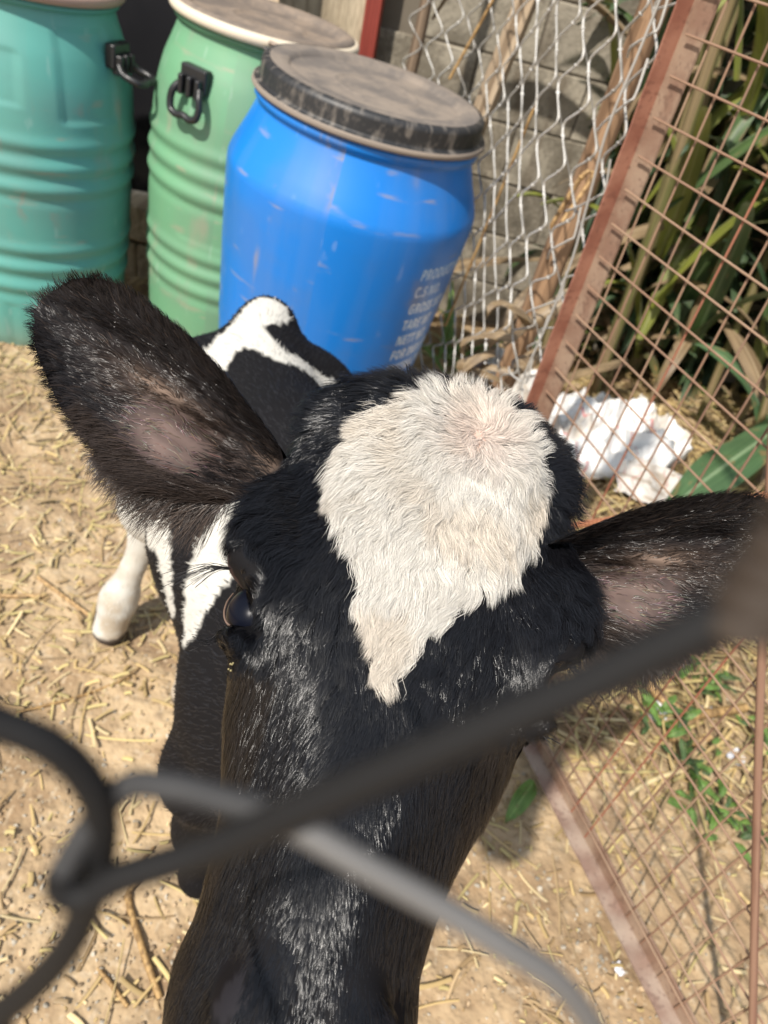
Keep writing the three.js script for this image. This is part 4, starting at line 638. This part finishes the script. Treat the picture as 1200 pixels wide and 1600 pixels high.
const coat = (m) => {
  const col = new Float32Array(m.pos.length);
  for (let i = 0; i < m.pos.length; i += 3) {
    const x = m.pos[i], y = m.pos[i + 1], z = m.pos[i + 2]; let c;
    if (m.ear) c = earColor(m.uv[(i / 3) * 2], m.uv[(i / 3) * 2 + 1], m.side[i / 3]);
    else {
      const [s, t, n] = toHead(x, y, z), isHead = headSdf(s, t, n) < 0.02 && n > -0.2;
      if (isHead) { c = headWhite(s, t, n) ? mix3([0.45, 0.40, 0.32], [0.52, 0.31, 0.25], 0.8 * Math.exp(-((s - whorl[0]) ** 2 + (t - whorl[1]) ** 2) / 0.00022)) : BLACK; const a = Math.abs(s - 0.006); if (Math.hypot(a - 0.097, (t - 0.147) * 1.3, n + 0.03) < 0.018) c = [0.055, 0.034, 0.032]; if (Math.hypot(a - 0.036, (t - 0.343) * 0.5) < 0.0075) c = n < fP(t) - 0.004 ? [0.006, 0.005, 0.006] : [0.016, 0.0145, 0.017]; if (t > 0.372) c = [0.035, 0.034, 0.04]; }
      else c = y < 0.032 ? [0.07, 0.055, 0.045] : bodyWhite(x, y, -z) ? mix3(BODYW, [0.34, 0.26, 0.17], 0.7 * smooth(0.34, 0.06, y) * smooth(0.3, 0.6, fbm(x * 30, y * 30, z * 30, 3))) : BLACK;
    }
    col[i] = c[0]; col[i + 1] = c[1]; col[i + 2] = c[2];
  }
  return col;
};
for (const m of [body, head, earL, earR]) { const p = m.pos.slice(); for (let i = 0; i < p.length; i += 3) { p[i] -= off.x; p[i + 1] -= off.y; p[i + 2] -= off.z; } m.col = coat(m); geos.push(buildGeo(p, m.idx, m.nor.slice(), m.col)); }
part(calf, 'body', mergeGeometries(geos), mat({ physical: true, vertexColors: true, roughness: 0.75, specularIntensity: 0.22, rgb: [1, 1, 1] }));

// ---- hair
const SEG = 4;
function sample(m, n, seed, accept) { // points spread evenly over a mesh: [x, y, z, nx, ny, nz, u, v]
  const r = rng(seed), cum = [], out = []; let sum = 0;
  for (let i = 0; i < m.idx.length; i += 3) { const [a, b, c] = [m.idx[i] * 3, m.idx[i + 1] * 3, m.idx[i + 2] * 3], p = m.pos, ux = p[b] - p[a], uy = p[b + 1] - p[a + 1], uz = p[b + 2] - p[a + 2], vx = p[c] - p[a], vy = p[c + 1] - p[a + 1], vz = p[c + 2] - p[a + 2]; const ok = !accept || accept(p[a], p[a + 1], p[a + 2], m, m.idx[i]); sum += ok ? Math.hypot(uy * vz - uz * vy, uz * vx - ux * vz, ux * vy - uy * vx) * (ok === true ? 1 : ok) : 0; cum.push(sum); }
  for (let k = 0; k < n; k++) {
    const q = r() * sum; let lo = 0, hi = cum.length - 1; while (lo < hi) { const mid = (lo + hi) >> 1; if (cum[mid] < q) lo = mid + 1; else hi = mid; }
    let a = r(), b = r(); if (a + b > 1) { a = 1 - a; b = 1 - b; } const ws = [1 - a - b, a, b], o = [0, 0, 0, 0, 0, 0, 0, 0];
    for (let c = 0; c < 3; c++) { const v = m.idx[lo * 3 + c]; for (let d = 0; d < 3; d++) { o[d] += ws[c] * m.pos[v * 3 + d]; o[3 + d] += ws[c] * m.nor[v * 3 + d]; } if (m.uv) { o[6] += ws[c] * m.uv[v * 2]; o[7] += ws[c] * m.uv[v * 2 + 1]; } }
    out.push(o);
  }
  return out;
}
class Fur {
  constructor(seed, twist = 1.1, round = 0.75) { this.twist = twist; this.round = round; this.r = rng(seed); this.curves = []; }
  add(o, flow, { len, lift = 0.5, drop = -0.25, wave = 0, wl = 0.013, width = 0.00024, color, jitter = 0.25, guide = 0 }) {
    const r = this.r, n = V3(o[3], o[4], o[5]).normalize(), f = flow.clone().addScaledVector(n, -flow.dot(n));
    if (f.lengthSq() < 1e-8) f.set(n.y, n.z, n.x).addScaledVector(n, -n.dot(V3(n.y, n.z, n.x)));
    f.normalize(); const l = V3().crossVectors(n, f); f.addScaledVector(l, (r() - 0.5) * 2 * jitter).normalize(); l.crossVectors(n, f);
    const pts = new Float32Array((SEG + 1) * 3), p = V3(o[0], o[1], o[2]).addScaledVector(n, -0.0006), L = len * (0.7 + 0.6 * r()), li = lift * (0.7 + 0.6 * r()), ph = 6.28 * fbm(o[0] * 38, o[1] * 38, o[2] * 38, 2) * 3;
    for (let i = 0; i <= SEG; i++) {
      pts[i * 3] = p.x; pts[i * 3 + 1] = p.y; pts[i * 3 + 2] = p.z;
      const t = i / SEG, a = mix(li, drop, t), sw = wave * Math.cos(ph + (6.28 * t * L) / wl); p.addScaledVector(f, (Math.cos(a) * L) / SEG).addScaledVector(n, (Math.sin(a) * L) / SEG).addScaledVector(l, sw);
    }
    this.curves.push({ pts, n, color, width: width * (0.75 + 0.5 * r()) });
  }
  clump(every, amount, cell) { // draws the tips of neighbouring hairs together into locks
    const map = new Map(), key = (x, y, z) => `${Math.floor(x / cell)},${Math.floor(y / cell)},${Math.floor(z / cell)}`;
    this.curves.forEach((c, i) => { if (i % every === 0) { const k = key(c.pts[0], c.pts[1], c.pts[2]); if (!map.has(k)) map.set(k, []); map.get(k).push(c); } });
    for (const c of this.curves) {
      const [x, y, z] = c.pts, ix = Math.floor(x / cell), iy = Math.floor(y / cell), iz = Math.floor(z / cell); let best = null, bd = cell * cell * 1.5;
      for (let i = -1; i <= 1; i++) for (let j = -1; j <= 1; j++) for (let k = -1; k <= 1; k++) for (const g of map.get(`${ix + i},${iy + j},${iz + k}`) ?? []) { const d = (g.pts[0] - x) ** 2 + (g.pts[1] - y) ** 2 + (g.pts[2] - z) ** 2; if (d < bd && g.white === c.white) { bd = d; best = g; } }
      if (!best || best === c) continue;
      const a0 = amount * (0.55 + 0.45 * this.r()), dx = best.pts[0] - x, dy = best.pts[1] - y, dz = best.pts[2] - z;
      c.next = c.pts.slice();
      for (let i = 1; i <= SEG; i++) { const w = a0 * Math.pow(i / SEG, 1.1); for (let d = 0; d < 3; d++) { const own = c.pts[i * 3 + d], g = best.pts[i * 3 + d]; c.next[i * 3 + d] = own + (g - own) * w; } }
    }
    for (const c of this.curves) if (c.next) c.pts = c.next;
  }
  build() {
    const n = this.curves.length, vn = SEG * 2 + 1, pos = new Float32Array(n * vn * 3), nor = new Float32Array(n * vn * 3), col = new Float32Array(n * vn * 3), idx = new Uint32Array(n * (SEG * 2 - 1) * 3);
    let v = 0, q = 0; const t = V3(), l = V3(), m = V3();
    for (const c of this.curves) {
      const v0 = v, tw = (this.r() - 0.5) * this.twist, sh = 0.75 + 0.5 * this.r();
      for (let i = 0; i <= SEG; i++) {
        const a = Math.max(0, i - 1) * 3, b = Math.min(SEG, i + 1) * 3; t.set(c.pts[b] - c.pts[a], c.pts[b + 1] - c.pts[a + 1], c.pts[b + 2] - c.pts[a + 2]).normalize();
        l.crossVectors(c.n, t); if (l.lengthSq() < 1e-6) l.set(1, 0, 0); l.normalize(); m.crossVectors(t, l).normalize();
        const L = l.clone().multiplyScalar(Math.cos(tw)).addScaledVector(m, Math.sin(tw)), M = m.clone().multiplyScalar(Math.cos(tw)).addScaledVector(l, -Math.sin(tw)), w = c.width * (i === 0 ? 0.9 : 1 - 0.75 * (i / SEG) ** 1.5);
        const ends = i === SEG ? [0] : [-1, 1];
        for (const s of ends) { pos[v * 3] = c.pts[i * 3] + L.x * w * s - off.x; pos[v * 3 + 1] = c.pts[i * 3 + 1] + L.y * w * s - off.y; pos[v * 3 + 2] = c.pts[i * 3 + 2] + L.z * w * s - off.z; const e = s * this.round, nx = M.x + L.x * e, ny = M.y + L.y * e, nz = M.z + L.z * e, k = Math.hypot(nx, ny, nz); nor[v * 3] = nx / k; nor[v * 3 + 1] = ny / k; nor[v * 3 + 2] = nz / k; col[v * 3] = c.color[0] * sh; col[v * 3 + 1] = c.color[1] * sh; col[v * 3 + 2] = c.color[2] * sh; v++; }
        if (i > 0) { const p = v0 + (i - 1) * 2; if (i < SEG) { idx[q++] = p; idx[q++] = p + 2; idx[q++] = p + 1; idx[q++] = p + 1; idx[q++] = p + 2; idx[q++] = p + 3; } else { idx[q++] = p; idx[q++] = p + 2; idx[q++] = p + 1; } }
      }
    }
    return buildGeo(pos, idx, nor, col);
  }
}
const blackHair = mat({ physical: true, vertexColors: true, rgb: [1, 1, 1], roughness: 0.23, specularIntensity: 0.7, side: THREE.DoubleSide }), bodyHair = mat({ physical: true, vertexColors: true, rgb: [1, 1, 1], roughness: 0.45, specularIntensity: 0.45, side: THREE.DoubleSide }), whiteHair = mat({ physical: true, vertexColors: true, rgb: [1, 1, 1], roughness: 0.55, specularIntensity: 0.5, side: THREE.DoubleSide });
{
  const black = new Fur(1, 0.6, 0.5), face1 = new Fur(7, 0.5, 0.42), white = new Fur(2), r = rng(99);
  const pts = sample(head, 190000, 17, (x, y, z) => { const [s, t, n] = toHead(x, y, z); return headSdf(s, t, n) < 0.012 && n > -0.13 ? (n > -0.06 ? 1 : 0.45) : 0; });
  pts.push(...sample(head, 36000, 18, (x, y, z) => { const [s, t, n] = toHead(x, y, z); return headSdf(s, t, n) < 0.012 && headWhite(s, t, n) ? 1 : 0; }));
  for (const o of pts) {
    const [s, t, n] = toHead(o[0], o[1], o[2]), a = Math.abs(s - 0.006);
    if (t > 0.377 || Math.hypot(a - 0.037, (t - 0.343) * 0.5) < 0.0065) continue;
    if (Math.hypot(a - 0.099, t - 0.173, n + 0.032) < 0.0155) continue;                           // the eye
    if (Math.hypot((a - 0.098) * 1.1, (t - 0.147) * 1.4, n + 0.03) < 0.0155 && r() < 0.88) continue; // bare lid
    const j1 = (r() - 0.5) * 0.007, j2 = (r() - 0.5) * 0.007, isW = headWhite(s + j1, t + j2, n), ds = s - whorl[0], dt = t - whorl[1], d = Math.hypot(ds, dt) + 1e-4;
    let fs = ds / d, ft = dt / d; const down = smooth(0.03, 0.16, t) * 0.9; ft += down * 1.1; fs *= 1 - 0.35 * smooth(0.14, 0.24, t); fs += smooth(0.2, 0.3, t) * s * 9;
    fs += 0.95 * (fbm(s * 34, t * 34, 4, 3) - 0.5) * 2; ft += 0.6 * (fbm(s * 34, t * 34, 14, 3) - 0.5) * 2;
    const flow = V3().addScaledVector(Hs, fs).addScaledVector(Ht, ft), top = smooth(0.035, -0.01, t);
    const side = smooth(0.045, 0.075, a) * smooth(0.23, 0.1, t), face = smooth(0.19, 0.27, t), nose = smooth(0.28, 0.36, t);
    if (isW) white.add(o, flow, { len: mix(mix(0.021, 0.027, top), 0.012, face) * smooth(-0.012, 0.022, d + 0.004), lift: 0.30 + 0.5 * fbm(s * 26, t * 26, 40, 2) + 0.75 * top, drop: -0.32 + 0.5 * top, wave: 0.0032, wl: 0.021, width: 0.00016, color: mix3(mix3([0.60, 0.565, 0.505], [0.54, 0.465, 0.375], 0.7 * smooth(0.48, 0.72, fbm(s * 30, t * 30, 21, 3))), [0.54, 0.38, 0.31], 0.5 * Math.exp(-(d * d) / 0.00022)), jitter: 0.3 });
    else (t > 0.205 ? face1 : black).add(o, flow, { len: smooth(0.004, 0.034, Math.hypot(a - 0.100, t - 0.158)) * (0.25 + 0.75 * smooth(0.008, 0.03, Math.hypot(a - 0.098, t - 0.197))) * mix(mix(mix(0.019, 0.026, side), 0.019, top), mix(0.0145, 0.008, nose), face), lift: 0.28 + 0.5 * top + 0.14 * side - 0.08 * face, drop: -0.16 + 0.3 * top, wave: mix(0.0014, 0.0038, side) * (1 - 0.7 * face), wl: 0.019, width: 0.00018, color: a > 0.055 && t > 0.2 ? [0.011, 0.008, 0.0065] : [0.006, 0.006, 0.0075], jitter: 0.22 });
  }
  for (const c of white.curves) c.white = 1; for (const c of [...black.curves, ...face1.curves]) c.white = 0;
  white.clump(75, 0.78, 0.008); black.clump(55, 0.7, 0.007); face1.clump(22, 0.45, 0.0045);
  tag(part(calf, 'fur', white.build(), whiteHair), 'cream white tousled hair of the forehead patch', null, null, 'stuff');
  tag(part(calf, 'fur', black.build(), blackHair), 'black wavy hair of the head', null, null, 'stuff');
  tag(part(calf, 'fur', face1.build(), blackHair), 'sleek glossy black hair of the nose', null, null, 'stuff');

  const ears = new Fur(3);
  for (const e of [earL, earR]) {
    const G = V3(0, -1, 0);
    for (const o of sample(e, 27000, e.flip ? 5 : 6, (x, y, z, m, i) => (m.uv[i * 2 + 1] < -0.75 && m.uv[i * 2] < 0.6 ? 2.2 : 1))) {
      const x = o[6], v = o[7], nrm = V3(o[3], o[4], o[5]), front = nrm.dot(e.N) > 0.0;
      const ridge = front ? Math.exp(-(((x - 0.45) / 0.15) ** 2) - (((v - 0.02) / 0.15) ** 2)) : 0, bare = front ? Math.exp(-(((x - 0.34) / 0.16) ** 4) - (((v + 0.41) / 0.3) ** 4)) : 0, hollow = front ? Math.exp(-(((x - 0.6) / 0.16) ** 2) - (((v - 0.25) / 0.2) ** 2)) : 0;
      if (r() < bare * 0.6 || r() < hollow * 0.6 || (front && x < 0.12 && r() < 0.3)) continue;
      const edge = smooth(0.55, 0.95, Math.abs(v)), flow = e.ax.clone().multiplyScalar(0.9 - 0.45 * edge).addScaledVector(e.U, Math.sign(v) * (0.15 + 0.9 * edge)).addScaledVector(e.N, front ? 0.25 : 0);
      const low = v < -0.7 ? smooth(0.65, 0.1, x) : 0; if (low) flow.addScaledVector(G, 0.7 * low);
      const c = front ? mix3([0.014, 0.012, 0.012], [0.10, 0.065, 0.045], clamp((r() < 0.08 ? 0.5 : 0.0) + 0.8 * Math.exp(-(((x - 0.42) / 0.24) ** 2) - ((v + 0.05) / 0.3) ** 2)) * (0.3 + 0.7 * r())) : [0.011, 0.0105, 0.0115];
      if (bare > 0.3 && r() < bare) for (let q = 0; q < 3; q++) c[q] = mix(c[q], [0.20, 0.15, 0.13][q], 0.5 + 0.4 * r());
      ears.add(o, flow, { len: front ? (0.012 - 0.003 * edge) * (1 - 0.5 * ridge) * (1 - 0.6 * bare * (r() < 0.85 ? 1 : 0)) + 0.02 * low : 0.008 + 0.001 * edge, lift: front ? 0.5 : 0.3, drop: -0.1, wave: 0.0008, width: 0.00022, color: low ? mix3(c, [0.06, 0.042, 0.032], 0.6) : c, jitter: 0.35 });
    }
  }
  for (const e of [earL, earR]) for (let k = 0; k < 1500; k++) { // the long fringe along the lower edge
    const x = 0.03 + 0.45 * r(), v = -1 + 0.22 * r() * r(), p = e.surf(x, v, 0), b = r();
    ears.add([p.x, p.y, p.z, e.N.x, e.N.y, e.N.z], e.U.clone().multiplyScalar(-1).addScaledVector(e.ax, 0.1 + 0.25 * r()).add(V3(0, -0.3, 0)), { len: 0.017 + 0.016 * smooth(0.5, 0.12, x), lift: 0.1, drop: -0.1, wave: 0.0012, width: 0.00017, color: mix3([0.02, 0.015, 0.013], [0.085, 0.06, 0.045], b), jitter: 0.5 });
  }
  ears.clump(30, 0.5, 0.005);
  tag(part(calf, 'fur', ears.build(), blackHair), 'dark hair of the ears with brown fringes', null, null, 'stuff');

  const short = new Fur(4);
  for (const o of sample(body, 30000, 8, (x, y, z) => (y > 0.06 ? 1 : 0))) { const w = bodyWhite(o[0], o[1], -o[2]), leg = o[1] < 0.45; short.add(o, leg ? V3(0, -1, 0) : V3(-0.3, -0.75, -0.7), { len: leg ? 0.008 : 0.013, lift: 0.35, drop: -0.15, width: 0.0005, color: w ? BODYW : [0.014, 0.0137, 0.016], jitter: 0.3 }); }
  tag(part(calf, 'fur', short.build(), bodyHair), 'short smooth body hair', null, null, 'stuff');
}
// ---- eyes with lashes
for (const sgn of [-1, 1]) {
  const q = (ds, dt, dn) => headP(0.006 + sgn * (ds - (sgn > 0 ? 0.011 : 0)), dt, dn).sub(off), c = q(0.0812, 0.1738, -0.0375);
  const eye = part(calf, 'eye', new THREE.SphereGeometry(0.0168, 40, 30).translate(c.x, c.y, c.z), mat({ physical: true, rgb: [0.004, 0.005, 0.010], roughness: 0.3, specularIntensity: 0.22 }));
  part(eye, 'lid_rim', tube([q(0.0985, 0.163, -0.041), q(0.0990, 0.171, -0.0345), q(0.0977, 0.1795, -0.029), q(0.0940, 0.1862, -0.0245), q(0.0885, 0.189, -0.022), q(0.083, 0.1885, -0.0205)], 0.0006, 30, 6), mat({ rgb: [0.16, 0.105, 0.08], roughness: 0.35 }));
  const g = [], r = rng(40 + sgn);
  for (let k = 0; k < 26; k++) { const a = k / 26, b = q(0.100 + 0.003 * r(), mix(0.150, 0.158, a), mix(-0.038, -0.016, a)), e = q(0.114 + 0.020 * r(), mix(0.155, 0.174, a) + 0.010 * r(), mix(-0.038, -0.010, a) + 0.010 * (r() - 0.4)), m = b.clone().lerp(e, 0.5).addScaledVector(Hn, 0.0015 + 0.002 * r()).addScaledVector(Ht, -0.003); g.push(tube([b, m, e], 0.00016, 6, 3)); }
  for (let k = 0; k < 12; k++) { const b = q(0.097, mix(0.190, 0.196, r()), mix(-0.035, -0.022, r())), e = q(0.104 + 0.006 * r(), 0.199 + 0.006 * r(), mix(-0.035, -0.018, r())); g.push(tube([b, b.clone().lerp(e, 0.5).addScaledVector(Ht, 0.002), e], 0.00015, 5, 3)); }
  part(eye, 'lashes', mergeGeometries(g), mat({ rgb: [0.012, 0.011, 0.012], roughness: 0.5 }));
  if (sgn < 0) part(eye, 'tear_crumbs', mergeGeometries([0, 1, 2, 3, 4].map(() => new THREE.SphereGeometry(0.0005 + 0.0003 * r(), 6, 5).translate(...q(0.086 - 0.004 * r(), 0.209 + 0.004 * r(), -0.019 + 0.004 * r()).toArray()))), mat({ rgb: [0.22, 0.18, 0.08], roughness: 0.6 }));
}
tidy(calf);

// ---------------------------------------------------------------- chain-link fence right in front of the camera
{
  const fence = base('chain_link_fence', W(0, 0, 0.02));
  tag(fence, 'dark chain link fence wires close in front of the camera', 'fence');
  const o = fence.position, plane = (x, y, dz = 0) => W(x, y, 0.0425 + 0.22 * (y - 1.314) + dz).sub(o), dark = mat({ physical: true, rgb: [0.011, 0.0105, 0.0105], roughness: 0.6, specularIntensity: 0.35 }), grey = mat({ rgb: [0.11, 0.105, 0.10], roughness: 0.55 }), mid = mat({ physical: true, rgb: [0.035, 0.034, 0.034], roughness: 0.6, specularIntensity: 0.5 }), rusty = mat({ map: rustMap, roughness: 0.7, rgb: [0.14, 0.155, 0.15] });  // dark and mid have shade painted into the wire colour, grey stays lit
  const zig = (x, dir, y0, rows, dz) => { const p = []; for (let k = 0; k < rows; k++) { const kx = x + (k % 2 ? 0.05 * dir : 0); p.push([kx - 0.0, y0 - k * 0.048, k % 2 ? dz : -dz]); } return p; };
  const wire = (pts, m, r = 0.0015, name = 'wire') => part(fence, name, tube(pts.map(([x, y, d]) => plane(x, y, d)), r, pts.length * 14, 10), m);
  // the strand on the left and the two arms of its neighbour, hooked into each other; shaded stretches coloured darker
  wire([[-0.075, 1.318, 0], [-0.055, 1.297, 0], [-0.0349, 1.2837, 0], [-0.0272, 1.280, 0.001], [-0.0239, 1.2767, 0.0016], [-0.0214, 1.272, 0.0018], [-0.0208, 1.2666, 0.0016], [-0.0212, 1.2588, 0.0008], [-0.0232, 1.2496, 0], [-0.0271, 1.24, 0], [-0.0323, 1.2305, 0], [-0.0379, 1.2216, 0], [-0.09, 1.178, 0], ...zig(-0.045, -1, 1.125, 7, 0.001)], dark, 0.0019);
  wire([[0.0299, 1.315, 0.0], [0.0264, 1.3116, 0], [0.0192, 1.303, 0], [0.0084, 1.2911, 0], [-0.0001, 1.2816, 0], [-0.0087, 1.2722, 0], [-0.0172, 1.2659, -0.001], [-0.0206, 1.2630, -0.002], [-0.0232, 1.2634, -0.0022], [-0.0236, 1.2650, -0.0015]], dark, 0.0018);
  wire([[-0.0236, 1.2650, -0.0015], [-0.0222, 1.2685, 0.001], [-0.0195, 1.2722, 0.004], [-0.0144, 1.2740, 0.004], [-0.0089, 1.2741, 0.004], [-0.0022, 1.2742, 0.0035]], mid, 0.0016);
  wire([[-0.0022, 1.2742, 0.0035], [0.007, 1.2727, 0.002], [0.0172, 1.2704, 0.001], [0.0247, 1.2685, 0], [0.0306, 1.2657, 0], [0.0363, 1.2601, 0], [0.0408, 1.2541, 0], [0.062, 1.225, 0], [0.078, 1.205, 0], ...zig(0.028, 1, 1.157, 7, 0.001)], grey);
  // rusty twist where that strand ends in the selvage
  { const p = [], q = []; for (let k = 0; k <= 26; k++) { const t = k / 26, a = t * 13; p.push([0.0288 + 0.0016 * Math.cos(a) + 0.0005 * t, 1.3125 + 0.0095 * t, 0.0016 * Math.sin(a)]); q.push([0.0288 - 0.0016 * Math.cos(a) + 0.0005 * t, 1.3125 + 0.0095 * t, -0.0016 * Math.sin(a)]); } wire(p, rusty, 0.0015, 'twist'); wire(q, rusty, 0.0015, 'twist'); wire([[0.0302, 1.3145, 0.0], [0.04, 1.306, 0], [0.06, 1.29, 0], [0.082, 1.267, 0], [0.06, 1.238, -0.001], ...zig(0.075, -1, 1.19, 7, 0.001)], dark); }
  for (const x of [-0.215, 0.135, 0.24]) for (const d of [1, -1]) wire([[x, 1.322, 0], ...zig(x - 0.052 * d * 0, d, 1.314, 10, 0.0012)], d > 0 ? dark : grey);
  tidy(fence);
}
renderer.render(scene, camera);
